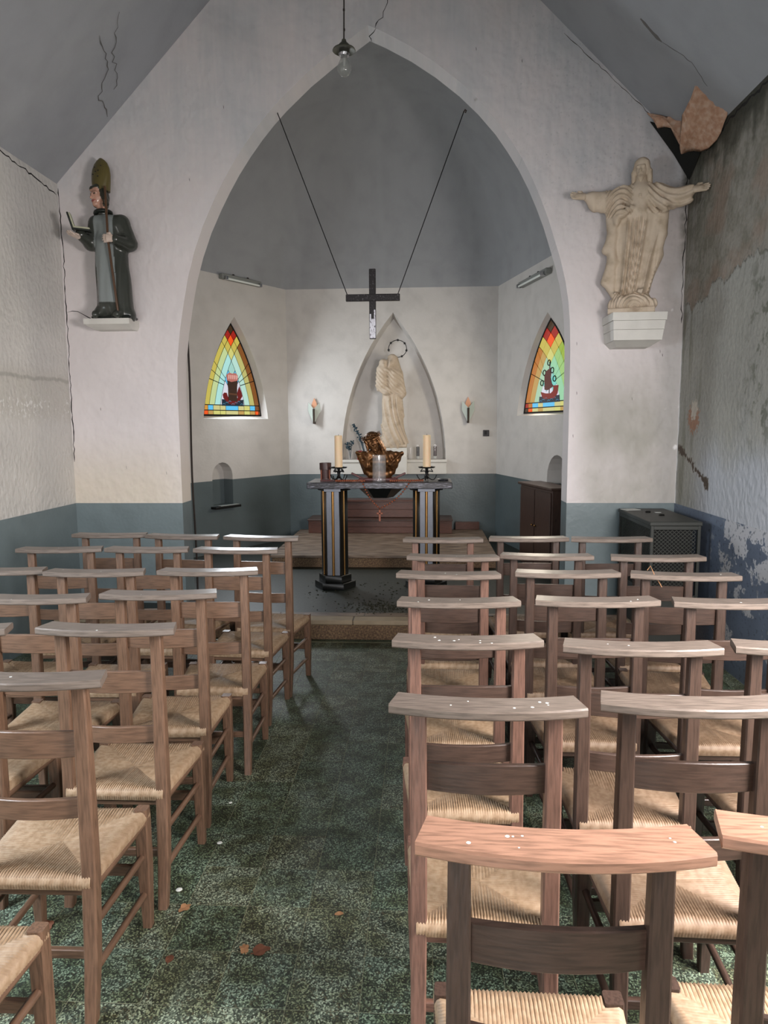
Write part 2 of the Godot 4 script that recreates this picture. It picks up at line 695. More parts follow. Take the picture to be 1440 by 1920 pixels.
	for k in woods:
		for d in 3:
			var m := mat(k + "_" + "xyz"[d], woods[k][0], woods[k][1])
			m.albedo_texture = grain
			m.normal_enabled = true
			m.normal_texture = grain_n
			m.normal_scale = 0.4
			var s := Vector3(9.0, 9.0, 9.0)
			s[d] = 0.9
			triplanar(m, s)
	var rush := mat("rush", Color(0.58, 0.495, 0.41), 0.6)
	rush.albedo_texture = ntex(noise(33, 0.03, 3), 256, [0.0, 0.4, 0.7, 1.0], [Color(0.80, 0.76, 0.68), Color(0.92, 0.89, 0.84), Color(1, 1, 0.97), Color(1, 1, 1)])
	triplanar(rush, Vector3.ONE * 5.0)
	var rush2: StandardMaterial3D = rush.duplicate()
	rush2.albedo_color = Color(0.49, 0.41, 0.34)
	M["rush_dark"] = rush2

	# statues and metal
	var st_ := mat("stone_cream", Color(0.80, 0.735, 0.655), 0.8)
	st_.albedo_texture = ntex(noise(41, 0.012, 5), 256, [0.0, 0.3, 0.6, 1.0], [Color(0.78, 0.75, 0.72), Color(0.93, 0.92, 0.9), Color(1, 1, 1), Color(1, 1, 1)])
	triplanar(st_, Vector3.ONE * 2.0)
	var gl := mat("glazed_paint", Color(1, 1, 1), 0.22)
	gl.vertex_color_use_as_albedo = true
	var br := mat("bronze", Color(0.50, 0.37, 0.25), 0.36, 0.75)
	br.albedo_texture = ntex(noise(42, 0.03, 4), 256, [0.0, 0.4, 0.65, 1.0], [Color(0.58, 0.52, 0.47), Color(0.78, 0.72, 0.66), Color(0.95, 0.9, 0.82), Color(1, 1, 1)])
	triplanar(br, Vector3.ONE * 4.0)
	mat("brass", Color(0.66, 0.50, 0.30), 0.3, 0.9)
	mat("iron", Color(0.06, 0.06, 0.06), 0.5, 0.4)
	mat("black_paint", Color(0.055, 0.06, 0.055), 0.35)
	var worn := mat("worn_black", Color(1, 1, 1), 0.3, 0.2)
	worn.albedo_texture = ntex(noise(43, 0.03, 5), 512, [0.0, 0.45, 0.60, 0.72, 1.0], [Color(0.10, 0.10, 0.105), Color(0.13, 0.13, 0.14), Color(0.20, 0.20, 0.22), Color(0.40, 0.40, 0.44), Color(0.7, 0.7, 0.74)])
	triplanar(worn, Vector3(0.8, 9.0, 5.0))
	var wr := mat("cross_paint", Color(1, 1, 1), 0.35)
	wr.albedo_texture = ntex(noise(44, 0.03, 5), 512, [0.0, 0.60, 0.72, 0.80, 1.0], [Color(0.085, 0.07, 0.075), Color(0.12, 0.105, 0.11), Color(0.18, 0.16, 0.17), Color(0.34, 0.32, 0.34), Color(0.6, 0.58, 0.6)])
	triplanar(wr, Vector3(3.0, 3.0, 3.0))
	var wp := mat("bare_white", Color(1, 1, 1), 0.45)
	wp.albedo_texture = ntex(noise(45, 0.05, 5), 256, [0.0, 0.22, 0.30, 1.0], [Color(0.12, 0.10, 0.11), Color(0.4, 0.37, 0.4), Color(0.80, 0.80, 0.83), Color(0.93, 0.93, 0.96)])
	triplanar(wp, Vector3(5.0, 2.5, 5.0))
	var gp := mat("grey_panel", Color(0.43, 0.445, 0.475), 0.38, 0.5)
	gp.albedo_texture = mottle
	triplanar(gp, Vector3.ONE * 3.0)
	mat("wax", Color(0.90, 0.79, 0.64), 0.5)
	M.wax.subsurf_scatter_enabled = true
	M.wax.subsurf_scatter_strength = 0.3
	var g := mat("clear_glass", Color(1, 1, 1, 0.04), 0.03)
	g.transparency = BaseMaterial3D.TRANSPARENCY_ALPHA
	var fr := mat("frosted_glass", Color(0.78, 0.82, 0.78, 0.72), 0.3)
	fr.transparency = BaseMaterial3D.TRANSPARENCY_ALPHA
	mat("pink_shade", Color(0.85, 0.62, 0.48), 0.5)
	mat("red_wax", Color(0.62, 0.04, 0.05), 0.3)
	mat("red_wood", Color(0.30, 0.07, 0.05), 0.4)
	mat("bead_wood", Color(0.52, 0.27, 0.16), 0.4)
	mat("brown_clay", Color(0.25, 0.15, 0.14), 0.4)
	mat("blue_leaf", Color(0.13, 0.24, 0.29), 0.7)
	mat("dark_plastic", Color(0.09, 0.085, 0.10), 0.4)
	mat("fixture_grey", Color(0.52, 0.53, 0.51), 0.45)
	mat("tube_glass", Color(0.88, 0.90, 0.88), 0.2)
	mat("dusty_metal", Color(0.33, 0.33, 0.29), 0.5, 0.5)
	mat("bulb_glass", Color(0.55, 0.56, 0.54, 0.35), 0.1)
	M.bulb_glass.transparency = BaseMaterial3D.TRANSPARENCY_ALPHA
	mat("cable", Color(0.14, 0.11, 0.09), 0.8)
	mat("radiator", Color(0.17, 0.18, 0.165), 0.5, 0.1)
	mat("radiator_mesh", Color(0.27, 0.28, 0.255), 0.45, 0.2)
	mat("radiator_dark", Color(0.04, 0.042, 0.04), 0.8)
	mat("paper", Color(0.75, 0.76, 0.74), 0.9)
	mat("silver", Color(0.72, 0.72, 0.73), 0.2, 1.0)
	mat("leaf_brown", Color(0.36, 0.21, 0.13), 0.8)
	mat("leaf_pale", Color(0.55, 0.40, 0.27), 0.8)
	mat("dirt", Color(0.16, 0.16, 0.09), 0.95)
	mat("book_page", Color(0.72, 0.72, 0.62), 0.7)
	mat("book_cover", Color(0.10, 0.12, 0.10), 0.3)
	mat("mitre", Color(0.37, 0.33, 0.17), 0.35)
	mat("mitre_dot", Color(0.12, 0.10, 0.06), 0.4)
	mat("staff", Color(0.33, 0.23, 0.15), 0.35)
	mat("lead", Color(0.03, 0.03, 0.03), 0.6, 0.3)

# lit glass: what comes through a window pane
func pane_mat(c: Color, energy := 1.0) -> StandardMaterial3D:
	var key := "pane_%s_%.2f" % [c.to_html(), energy]
	if M.has(key):
		return M[key]
	var m := mat(key, c * 0.5, 0.15)
	m.emission_enabled = true
	m.emission = c
	m.emission_energy_multiplier = energy
	return m

# ------------------------------------------------------------------ light
func area_light(called: String, at: Vector3, towards: Vector3, size: Vector2, energy: float, c: Color) -> void:
	var l := AreaLight3D.new()
	l.area_size = size
	l.light_energy = energy
	l.light_color = c
	l.area_normalize_energy = true
	l.area_range = 30.0
	l.area_attenuation = 2.0
	l.shadow_enabled = true
	put(l, called)
	l.look_at_from_position(at, at + towards, Vector3.UP)

const EXPOSURE := 2.9

func _ready() -> void:
	rng.seed = 7
	# --- camera
	var cam := Camera3D.new()
	cam.fov = 72.32
	cam.near = 0.05
	cam.far = 60.0
	put(cam, "camera")
	cam.position = Vector3(0, 1.7, 0)
	cam.rotation = Vector3(-0.123575, 0.054593, -0.006214)
	cam.current = true
	# --- sky and exposure
	var we := WorldEnvironment.new()
	var env := Environment.new()
	var sky := Sky.new()
	var ps := ProceduralSkyMaterial.new()
	ps.sky_top_color = Color(0.55, 0.66, 0.82)
	ps.sky_horizon_color = Color(0.82, 0.86, 0.90)
	ps.ground_bottom_color = Color(0.25, 0.27, 0.22)
	ps.ground_horizon_color = Color(0.55, 0.58, 0.55)
	sky.sky_material = ps
	env.background_mode = Environment.BG_SKY
	env.sky = sky
	env.tonemap_mode = Environment.TONE_MAPPER_LINEAR
	env.tonemap_exposure = EXPOSURE
	env.sdfgi_enabled = true
	env.ssao_enabled = true
	env.ssil_enabled = true
	we.environment = env
	put(we, "world_environment")
	# --- daylight: nave windows, the rear door and the two chancel windows
	area_light("daylight_left_window", Vector3(XL + 0.14, 1.80, -1.25), Vector3(1, -1.35, -0.35), Vector2(0.95, 1.4), 5.2, Color(0.92, 0.96, 1.0))
	area_light("daylight_right_window", Vector3(XR - 0.14, 1.80, -1.25), Vector3(-1, -1.25, -0.65), Vector2(0.95, 1.4), 10.0, Color(1.0, 0.97, 0.96))
	area_light("daylight_door", Vector3(-0.45, 1.20, ZREAR - 0.30), Vector3(0, -1.75, -1), Vector2(1.7, 2.0), 10.5, Color(1.0, 0.965, 0.955))
	area_light("daylight_stained_left", Vector3(-2.255, 2.26, -8.60), Vector3(0.853, -0.35, 0.42), Vector2(0.5, 0.7), 1.5, Color(0.94, 0.97, 1.0))
	area_light("daylight_stained_right", Vector3(1.28, 2.22, -8.0), Vector3(-0.973, -0.30, 0.15), Vector2(0.6, 0.6), 0.75, Color(1.0, 0.95, 0.87))
	materials()
	build_shell()
	build_floor()
	build_chancel()
	build_windows()
	build_chairs()
	build_altar()
	build_niche()
	build_statues()
	build_fittings()
	build_litter()

# ------------------------------------------------------------------ the shell
var N1 := noise(101, 1.0, 4)
var N2 := noise(102, 1.0, 3)
var NC := FastNoiseLite.new()

func facade_colour(u: float, v: float) -> Color:
	var X := XL + u * (XR - XL)
	var Y := 6.3 * (1.0 - v)
	var c := Color(0.86, 0.832, 0.828)
	var n := N1.get_noise_2d(X * 1.3, Y * 1.3)
	c = c * (1.0 + 0.035 * n)
	# dirt and drip streaks, most on the right above the arch
	var streak := N2.get_noise_2d(X * 7.0, Y * 0.8) * 0.6 + N1.get_noise_2d(X * 22.0, Y * 2.4) * 0.5
	var where := smoothstep(0.2, 1.4, X) * smoothstep(2.9, 3.6, Y)
	c = c.lerp(Color(0.60, 0.61, 0.62), clampf((streak * 0.22 + n * 0.4 + 0.35) * where * 0.5, 0.0, 0.6))
	c = c.lerp(Color(0.66, 0.69, 0.71), clampf((0.5 + 0.5 * n + 0.3 * streak) * smoothstep(2.9, 4.6, Y + 0.5 * n) * 0.6, 0.0, 0.6))  # upper wall greyed with height: the fading light painted into the plaster
	var fine := N1.get_noise_2d(X * 30.0, Y * 30.0)
	if fine > 0.42 and where > 0.05:
		c = c.lerp(Color(0.55, 0.56, 0.57), minf(0.5, (fine - 0.42) * 2.0 * where))
	# yellowed foot of the wall on the left, damp patch low on the right
	c = c.lerp(Color(0.82, 0.77, 0.67), 0.6 * smoothstep(1.75, 1.1, Y) * smoothstep(-1.6, -2.4, X))
	var damp := smoothstep(1.2, 1.5, X) * smoothstep(2.35, 1.75, Y) * (0.65 + 0.55 * n)
	c = c.lerp(Color(0.565, 0.56, 0.51), clampf(damp * 0.85, 0.0, 0.85))
	# salt bloom along the right corner
	var edge := smoothstep(1.83, 2.03, X + 0.05 * N1.get_noise_2d(X * 3.0, Y * 5.0)) * smoothstep(3.3, 2.8, Y)
	if edge > 0.0:
		var net := NC.get_noise_2d(X * 26.0, Y * 26.0)
		c = c.lerp(Color(0.66, 0.65, 0.64), edge * 0.6)
		c = c.lerp(Color(0.93, 0.93, 0.93), edge * smoothstep(-0.22, -0.04, net) * 0.8)
	c = c.lerp(Color(0.20, 0.20, 0.16), smoothstep(2.02, 2.09, X) * smoothstep(2.7, 3.5, Y) * (0.5 + 0.6 * N1.get_noise_2d(X * 9.0, Y * 9.0)))
	return c

func right_colour(u: float, v: float) -> Color:
	var Z := ZF + u * 2.6
	var Y := 3.8 * (1.0 - v)
	var n := N1.get_noise_2d(Z * 1.4, Y * 1.4)
	var m := N1.get_noise_2d(Z * 5.0 + 40.0, Y * 5.0)
	var fine := N1.get_noise_2d(Z * 24.0, Y * 24.0)
	var streak := N2.get_noise_2d(Z * 9.0, Y * 0.9)
	var c := Color(0.60, 0.595, 0.565) * (1.0 + 0.07 * n + 0.05 * fine)
	# rough dirty upper part down to a ragged tide line
	var tide := 2.72 + 0.10 * N1.get_noise_2d(Z * 2.2, 3.0) + 0.05 * N1.get_noise_2d(Z * 9.0, 7.0) + 0.10 * (Z + 4.9)
	if Y > tide:
		c = c.lerp(Color(0.57, 0.55, 0.51), 0.75)
		c = c.lerp(Color(0.34, 0.335, 0.28), clampf(0.25 + 0.9 * m + 0.5 * fine, 0.0, 0.75) * 0.55)
		c = c.lerp(Color(0.57, 0.48, 0.42), clampf(n * 1.6 - 0.1, 0.0, 0.5))
		c = c.lerp(Color(0.17, 0.17, 0.13), smoothstep(3.45, 3.76, Y + 0.10 * m + 0.08 * streak) * 0.85)
	else:
		c = c.lerp(Color(0.66, 0.665, 0.65), 0.30 * smoothstep(0.25, 0.0, tide - Y))
		c = c.lerp(Color(0.20, 0.19, 0.16), smoothstep(0.025, 0.0, tide - Y) * 0.6 * smoothstep(-0.1, 0.3, fine + 0.2))
	# green-black mould
	var mould := smoothstep(0.02, 0.42, m + 0.5 * fine + 0.35 * n) * smoothstep(-5.0, -4.5, Z) * smoothstep(1.3, 1.8, Y) * smoothstep(2.9, 2.5, Y)
	c = c.lerp(Color(0.36, 0.37, 0.32), mould * 0.75)
	c = c.lerp(Color(0.42, 0.42, 0.36), clampf(streak * 0.9, 0.0, 0.5) * smoothstep(-5.3, -5.7, Z + 0.2 * n))
	# salts above the dado
	c = c.lerp(Color(0.74, 0.76, 0.80), smoothstep(1.85, 1.25, Y + 0.25 * n) * smoothstep(-5.75, -5.2, Z) * 0.75)
	# a patch of fallen plaster
	var q := Vector2((Z + 5.60) / 0.12, (Y - 1.74) / 0.13).length() + 0.5 * fine
	c = c.lerp(Color(0.60, 0.46, 0.38), smoothstep(1.0, 0.75, q))
	c = c.lerp(Color(0.72, 0.69, 0.64), smoothstep(0.62, 0.45, Vector2((Z + 5.59) / 0.12, (Y - 1.80) / 0.14).length() + 0.3 * fine))
	var line := absf((Y - 1.49) - (-0.42 * (Z + 5.85))) + 0.03 * fine
	if Z < -5.25:
		c = c.lerp(Color(0.27, 0.215, 0.17), smoothstep(0.035, 0.012, line + 0.04 * m) * 0.9)
	c = c.lerp(Color(0.90, 0.90, 0.90), smoothstep(0.03, 0.012, Z - ZF + 0.014 * m) * smoothstep(2.8, 2.5, Y))
	return c

func right_dado_colour(u: float, v: float) -> Color:
	var Z := ZF + u * 2.6
	var Y := 3.8 * (1.0 - v)
	var m := N1.get_noise_2d(Z * 4.0 + 9.0, Y * 4.0)
	var fine := N1.get_noise_2d(Z * 22.0, Y * 22.0)
	var c := Color(0.40, 0.445, 0.515) * (1.0 + 0.12 * N1.get_noise_2d(Z * 1.6, Y * 1.6))
	var bare := smoothstep(0.02, 0.10, m + 0.35 * fine + 0.55 * smoothstep(-5.2, -4.6, Z) * smoothstep(0.35, 1.0, Y) - 0.30)
	c = c.lerp(Color(0.74, 0.745, 0.76), bare * smoothstep(-5.3, -4.95, Z))
	c = c.lerp(Color(0.25, 0.28, 0.32), smoothstep(0.25, 0.5, fine) * 0.5)
	return c

func left_colour(u: float, v: float) -> Color:
	var Z := ZF + (1.0 - u) * 2.6
	var Y := 3.69 * (1.0 - v)
	var n := N1.get_noise_2d(Z * 1.5 + 20.0, Y * 1.5)
	var fine := N1.get_noise_2d(Z * 20.0, Y * 20.0)
	var c := Color(0.80, 0.79, 0.77) * (1.0 + 0.04 * n)
	# an old tide line with lifting paint
	var tide := 2.08 + 0.03 * N1.get_noise_2d(Z * 3.0, 1.0)
	c = c.lerp(Color(0.74, 0.725, 0.69), smoothstep(0.26, 0.12, absf(Y - (tide - 0.13))) * 0.6)
	c = c.lerp(Color(0.60, 0.59, 0.56), smoothstep(0.022, 0.006, absf(Y - tide)) * 0.6)
	c = c.lerp(Color(0.92, 0.92, 0.91), smoothstep(0.30, 0.45, fine + 0.3 * n) * smoothstep(0.15, 0.02, absf(Y - (tide - 0.22))) * 0.7)
	return c

func build_shell() -> void:
	NC.noise_type = FastNoiseLite.TYPE_CELLULAR
	NC.cellular_return_type = FastNoiseLite.RETURN_DISTANCE2_SUB
	NC.fractal_type = FastNoiseLite.FRACTAL_NONE
	NC.frequency = 0.35
	NC.seed = 5
	var rough_n := bump(noise(61, 0.09, 4), 512, 8.0)
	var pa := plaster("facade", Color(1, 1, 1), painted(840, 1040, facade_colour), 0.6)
	pa.normal_enabled = true
	pa.normal_texture = rough_n
	pa.normal_scale = 0.09
	pa.uv1_scale = Vector3.ONE
	var pr := plaster("right_wall_plaster", Color(1, 1, 1), painted(640, 940, right_colour), 0.8)
	var pd := plaster("right_wall_dado", Color(1, 1, 1), painted(640, 940, right_dado_colour), 0.45)
	var pl := plaster("left_wall_plaster", Color(1, 1, 1), painted(560, 800, left_colour), 0.42)
	for m in [pr, pl]:
		m.normal_enabled = true
		m.normal_texture = rough_n
		m.normal_scale = 0.16
	# arch: measured outline of the opening, left foot to apex to right foot
	var arch := PackedVector2Array([Vector2(-2.07, -0.5), Vector2(-2.07, 1.2), Vector2(-2.072, 2.0), Vector2(-2.062, 2.25), Vector2(-2.03, 2.5), Vector2(-1.985, 2.735), Vector2(-1.94, 2.94), Vector2(-1.879, 3.14), Vector2(-1.80, 3.34), Vector2(-1.708, 3.525), Vector2(-1.63, 3.665), Vector2(-1.544, 3.805), Vector2(-1.445, 3.945), Vector2(-1.338, 4.08), Vector2(-1.24, 4.19), Vector2(-1.13, 4.30), Vector2(-0.918, 4.485), Vector2(-0.70, 4.645), Vector2(-0.55, 4.74), Vector2(-0.428, 4.822), Vector2(-0.30, 4.765), Vector2(-0.091, 4.655), Vector2(0.11, 4.525), Vector2(0.308, 4.372), Vector2(0.46, 4.23), Vector2(0.604, 4.07), Vector2(0.705, 3.93), Vector2(0.80, 3.785), Vector2(0.88, 3.635), Vector2(0.951, 3.477), Vector2(1.01, 3.33), Vector2(1.064, 3.167), Vector2(1.115, 3.01), Vector2(1.157, 2.848), Vector2(1.185, 2.69), Vector2(1.201, 2.53), Vector2(1.211, 2.3), Vector2(1.213, 2.0), Vector2(1.213, 1.2), Vector2(1.213, -0.5)])
	var gable := PackedVector2Array([Vector2(XL, 0), Vector2(XR, 0), Vector2(XR, 3.80), RIDGE, Vector2(XL, 3.693)])
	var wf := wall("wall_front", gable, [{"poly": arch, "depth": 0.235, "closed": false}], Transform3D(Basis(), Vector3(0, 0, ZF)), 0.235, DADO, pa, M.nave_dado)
	wf.set_meta("label", "white plastered wall with the tall pointed arch")
	var left_t := Transform3D(Basis(Vector3(0, 0, -1), Vector3.UP, Vector3(1, 0, 0)), Vector3(XL, 0, ZF + 2.6))
	var wl := wall("wall_left", rect(0, 0, 2.6, 3.70), [], left_t, 0.35, DADO, pl, M.nave_dado)
	var right_t := Transform3D(Basis(Vector3(0, 0, 1), Vector3.UP, Vector3(-1, 0, 0)), Vector3(XR, 0, ZF))
	var wr := wall("wall_right", rect(0, 0, 2.6, 3.80), [], right_t, 0.35, DADO, pr, pd)
	# the parts of the nave behind the camera's view, with their windows and the rear door
	var win_l := lancet(0.474 - 0.0, 0.55, 1.15, 2.0)
	left_t.origin.z = ZREAR
	var wl2 := wall("wall_left_rear", rect(0, 0, ZREAR - ZF - 2.6, 3.70), [{"poly": lancet(ZREAR + 1.25, 0.45, 1.15, 1.8), "depth": 0.35, "closed": false}], left_t, 0.35, DADO, M.plaster, M.nave_dado)
	right_t.origin.z = ZF + 2.6
	var wr2 := wall("wall_right_rear", rect(0, 0, ZREAR - ZF - 2.6, 3.80), [{"poly": lancet(-1.25 - (ZF + 2.6), 0.45, 1.15, 1.8), "depth": 0.35, "closed": false}], right_t, 0.35, DADO, M.plaster, M.nave_dado)
	var rear_t := Transform3D(Basis(Vector3(-1, 0, 0), Vector3.UP, Vector3(0, 0, -1)), Vector3(XR, 0, ZREAR))
	var rg := PackedVector2Array([Vector2(0, 0), Vector2(XR - XL, 0), Vector2(XR - XL, 3.693), Vector2(XR - RIDGE.x, RIDGE.y), Vector2(0, 3.80)])
	wall("wall_rear", rg, [{"poly": lancet(2.55, 0.9, -0.3, 3.1), "depth": 0.35, "closed": false}], rear_t, 0.35, DADO, M.plaster, M.nave_dado)
	for e in [["window_3", Vector3(XL - 0.22, 0, -1.25), PI / 2, lancet(0, 0.47, 1.13, 1.84), 1.0], ["window_4", Vector3(XR + 0.22, 0, -1.25), -PI / 2, lancet(0, 0.47, 1.13, 1.84), 1.0], ["door_1", Vector3(XR - 2.55, 0, ZREAR + 0.22), PI, lancet(0, 0.92, -0.1, 2.95), 0.7]]:
		var st := mb()
		prism(st, e[3], -0.006, 0.006)
		var o := obj(e[0], done(st), pane_mat(Color(0.80, 0.85, 0.9), e[4]))
		o.position = e[1]
		o.rotation.y = e[2]
		structure(o)
	# ceiling slopes
	for s in 2:
		var e := Vector2(XL, 3.693) if s == 0 else Vector2(XR, 3.80)
		var d := (e - RIDGE).normalized()
		var out := Vector2(-d.y, d.x) if s == 0 else Vector2(d.y, -d.x)
		if out.y < 0:
			out = -out
		var st := mb()
		prism(st, PackedVector2Array([RIDGE, e + d * 0.3, e + d * 0.3 + out * 0.14, RIDGE + Vector2(0, 0.2)]), ZF - 0.25, ZREAR + 0.35)
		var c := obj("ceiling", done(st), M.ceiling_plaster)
		structure(c)
		var nrm := Vector3(-out.x, -out.y, 0)
		if s == 0:
			crack(c, [Vector3(-2.53, 4.176, -5.86), Vector3(-2.48, 4.226, -5.62), Vector3(-2.35, 4.356, -5.5), Vector3(-2.27, 4.436, -5.2)], 0.010, nrm, M.crack_faint, 0.02)
			crack(c, [Vector3(-2.40, 4.306, -5.7), Vector3(-2.33, 4.376, -5.65), Vector3(-2.29, 4.416, -5.45), Vector3(-2.12, 4.586, -5.2)], 0.007, nrm, M.crack_faint, 0.02)
		else:
			crack(c, [Vector3(1.47, 4.411, -5.19), Vector3(1.56, 4.324, -5.2), Vector3(1.62, 4.266, -5.2)], 0.05, nrm, M.crack_faint, 0.004)
			crack(c, [Vector3(1.62, 4.266, -5.2), Vector3(1.80, 4.091, -5.12), Vector3(1.93, 3.965, -5.18)], 0.008, nrm, M.crack_faint, 0.01)
	# settlement cracks
	var fz := Vector3(0, 0, 1)
	crack(wf, [Vector3(-3.005, 3.66, ZF), Vector3(-2.995, 3.0, ZF), Vector3(-3.0, 2.2, ZF), Vector3(-3.005, 1.4, ZF)], 0.012, fz, M.crack_dark, 0.006)
	crack(wf, [Vector3(-2.99, 2.66, ZF), Vector3(-2.90, 2.665, ZF), Vector3(-2.82, 2.62, ZF), Vector3(-2.74, 2.60, ZF)], 0.010, fz, M.crack_dark, 0.008)
	crack(wf, [Vector3(-0.22, 5.12, ZF), Vector3(-0.30, 4.95, ZF), Vector3(-0.33, 4.84, ZF), Vector3(-0.37, 4.80, ZF)], 0.012, fz, M.crack_dark, 0.02)
	crack(wf, [Vector3(-0.36, 4.80, ZF), Vector3(-0.41, 4.74, ZF - 0.0), Vector3(-0.40, 4.70, ZF - 0.0)], 0.010, fz, M.crack_dark, 0.01)
	crack(wf, [Vector3(-2.55, 4.20, ZF), Vector3(-2.75, 4.0, ZF), Vector3(-2.99, 3.73, ZF)], 0.006, fz, M.crack_brown, 0.006)
	crack(wf, [Vector3(1.10, 4.71, ZF), Vector3(1.45, 4.40, ZF), Vector3(1.80, 4.08, ZF)], 0.007, fz, M.crack_brown, 0.006)
	crack(wf, [Vector3(2.085, 3.75, ZF), Vector3(2.09, 3.3, ZF), Vector3(2.085, 2.9, ZF), Vector3(2.09, 2.5, ZF)], 0.010, fz, M.crack_dark, 0.008)
	crack(wl, [Vector3(XL, 3.675, -4.1), Vector3(XL, 3.66, -4.6), Vector3(XL, 3.665, -5.1), Vector3(XL, 3.64, -5.5), Vector3(XL, 3.60, ZF + 0.02)], 0.016, Vector3(1, 0, 0), M.crack_dark, 0.012)
	crack(wr, [Vector3(XR, 3.77, -4.1), Vector3(XR, 3.765, -4.6), Vector3(XR, 3.76, -5.2), Vector3(XR, 3.70, -5.6)], 0.03, Vector3(-1, 0, 0), M.crack_dark, 0.012)
	# small chips in the plaster
	for p in [Vector2(1.27, 1.95), Vector2(1.26, 2.35), Vector2(1.72, 1.9), Vector2(1.95, 2.25), Vector2(-2.2, 1.3), Vector2(-2.55, 1.35), Vector2(-2.75, 1.85), Vector2(-2.1, 1.45), Vector2(0.78, 4.52), Vector2(0.42, 4.62), Vector2(1.45, 3.5), Vector2(-1.9, 3.7), Vector2(-1.6, 4.25), Vector2(1.93, 2.28), Vector2(1.25, 1.6)]:
		crack(wf, [Vector3(p.x, p.y + 0.014, ZF), Vector3(p.x + 0.003, p.y - 0.014, ZF)], 0.007, fz, M.crack_brown, 0.002, "plaster_chip")
	build_peel()

# the fallen corner of the ceiling on the right: a flat dark sheet as the hole and two hanging flaps of plaster
func build_peel() -> void:
	var t := thing("loose_plaster", "peeled brown flaps of plaster hanging from the ceiling corner above the white statue", "plaster", Vector3(1.95, 3.90, -5.55))
	var st := mb()
	var hole := []
	for i in 2:
		var L := PackedVector3Array()
		for q in [Vector3(-0.17, 0.14, -0.36), Vector3(0.02, -0.02, -0.18), Vector3(0.14, -0.12, -0.05), Vector3(0.148, -0.24, -0.26), Vector3(0.148, -0.30, -0.36), Vector3(0.02, -0.10, -0.365)]:
			L.append(q + Vector3(-0.004, -0.006, 0.004) * (1 - i))
		hole.append(L)
	loft(st, hole, true, true)
	obj("damp_hole", done(st), M.damp_hole, t)
	# flaps: curled sheets, an outline row by row
	for f in 2:
		var s2 := mb()
		var loops := []
		var rows := 9
		for i in rows + 1:
			var u := float(i) / rows
			var L := PackedVector3Array()
			var Lb := PackedVector3Array()
			for j in 9:
				var v := float(j) / 8.0
				var wob := N1.get_noise_2d(i * 0.9 + f * 30.0, j * 0.8) * 0.03
				var p: Vector3
				if f == 0:
					p = Vector3(-0.20, 0.19, -0.34).lerp(Vector3(0.05, 0.03, -0.12), u) + (Vector3(0.09, -0.19 + 0.06 * sin(u * 9.0), 0.02)) * v * (0.5 + 0.5 * sin(PI * clampf(u * 0.9 + 0.15, 0, 1)))
					p.z += 0.07 * sin(v * 2.2) + wob
				else:
					p = Vector3(-0.06, 0.15, 0.34).lerp(Vector3(0.14, -0.07, 0.34), u) + Vector3(-0.02 + 0.02 * u, -0.20 - 0.04 * sin(u * 8.0), -0.42) * v * (0.35 + 0.75 * sin(PI * clampf(u * 0.85 + 0.12, 0, 1)))
					p.y -= 0.05 * sin(v * 2.4) + wob
				L.append(p)
				Lb.append(p + Vector3(-0.006, 0.010, -0.006))
			Lb.reverse()
			L.append_array(Lb)
			loops.append(L)
		loft(s2, loops, true, false)
		obj("plaster_flap", done(s2), M.bare_plaster, t)

func build_floor() -> void:
	var fl := mb()
	box(fl, Vector3((XL + XR) / 2, -0.0535, (ZREAR + ZF) / 2), Vector3(XR - XL + 0.7, 0.105, ZREAR - ZF + 0.7))
	var base := obj("floor", done(fl), M.grout)
	structure(base)
	# terrazzo tiles 218 mm, laid to the joints seen in the aisle
	var P := 0.218
	var one := mb()
	box(one, Vector3(0, -0.0045, 0), Vector3(P - 0.0014, 0.009, P - 0.0014), 0.0005)
	var tile := done(one)
	var rest := [mb(), mb(), mb()]
	var x0 := -0.183
	var z0 := -2.713
	var n := 0
	for i in range(-14, 12):
		for j in range(-13, 28):
			var a := Vector2(x0 + i * P, z0 + j * P)
			if a.x + P < XL or a.x > XR or a.y > ZREAR or a.y < -5.4:
				continue
			var c := Vector3(a.x + P / 2, 0, a.y + P / 2)
			var k := absi((i * 7 + j * 13 + (i * j) % 5) % 3)
			var turn := 0
			if i >= -5 and i <= 3 and j >= -13 and j <= 7:
				var o := obj("floor_tile", tile, M["terrazzo_%d" % k], base)
				o.position = c + Vector3(0, rng.randf_range(-0.0006, 0.0), 0)
				n += 1
			else:
				box(rest[k], c + Vector3(0, -0.0045, 0), Vector3(P - 0.0014, 0.009, P - 0.0014))
	for k in 3:
		var o := obj("outer_floor_tiles", done(rest[k]), M["terrazzo_%d" % k], base)
		o.set_meta("kind", "stuff")
	# edge strip against the platform
	var es := mb()
	box(es, Vector3((XL + XR) / 2, -0.0055, -5.48), Vector3(XR - XL, 0.010, 0.26))
	obj("floor_border", done(es), M.terrazzo_1, base)

# ------------------------------------------------------------------ chancel
const CA := Vector2(-2.95, -6.15)
const CB := Vector2(-2.75, -7.965)
const CC := Vector2(-1.811, -9.501)
const CD := Vector2(0.996, -9.507)
const CF := Vector2(1.79, -6.15)
const CTOP := 3.49

func along(a: Vector2, b: Vector2) -> Transform3D:
	var d := (b - a).normalized()
	var x := Vector3(d.x, 0, d.y)
	return Transform3D(Basis(x, Vector3.UP, x.cross(Vector3.UP)), Vector3(a.x, 0, a.y))

func round_niche(cx: float, w: float, y0: float, y1: float) -> PackedVector2Array:
	var p := PackedVector2Array([Vector2(cx - w, y0)])
	for i in 11:
		var a := PI * i / 10
		p.append(Vector2(cx - cos(a) * w, y1 - w + sin(a) * w))
	p.append(Vector2(cx + w, y0))
	return p

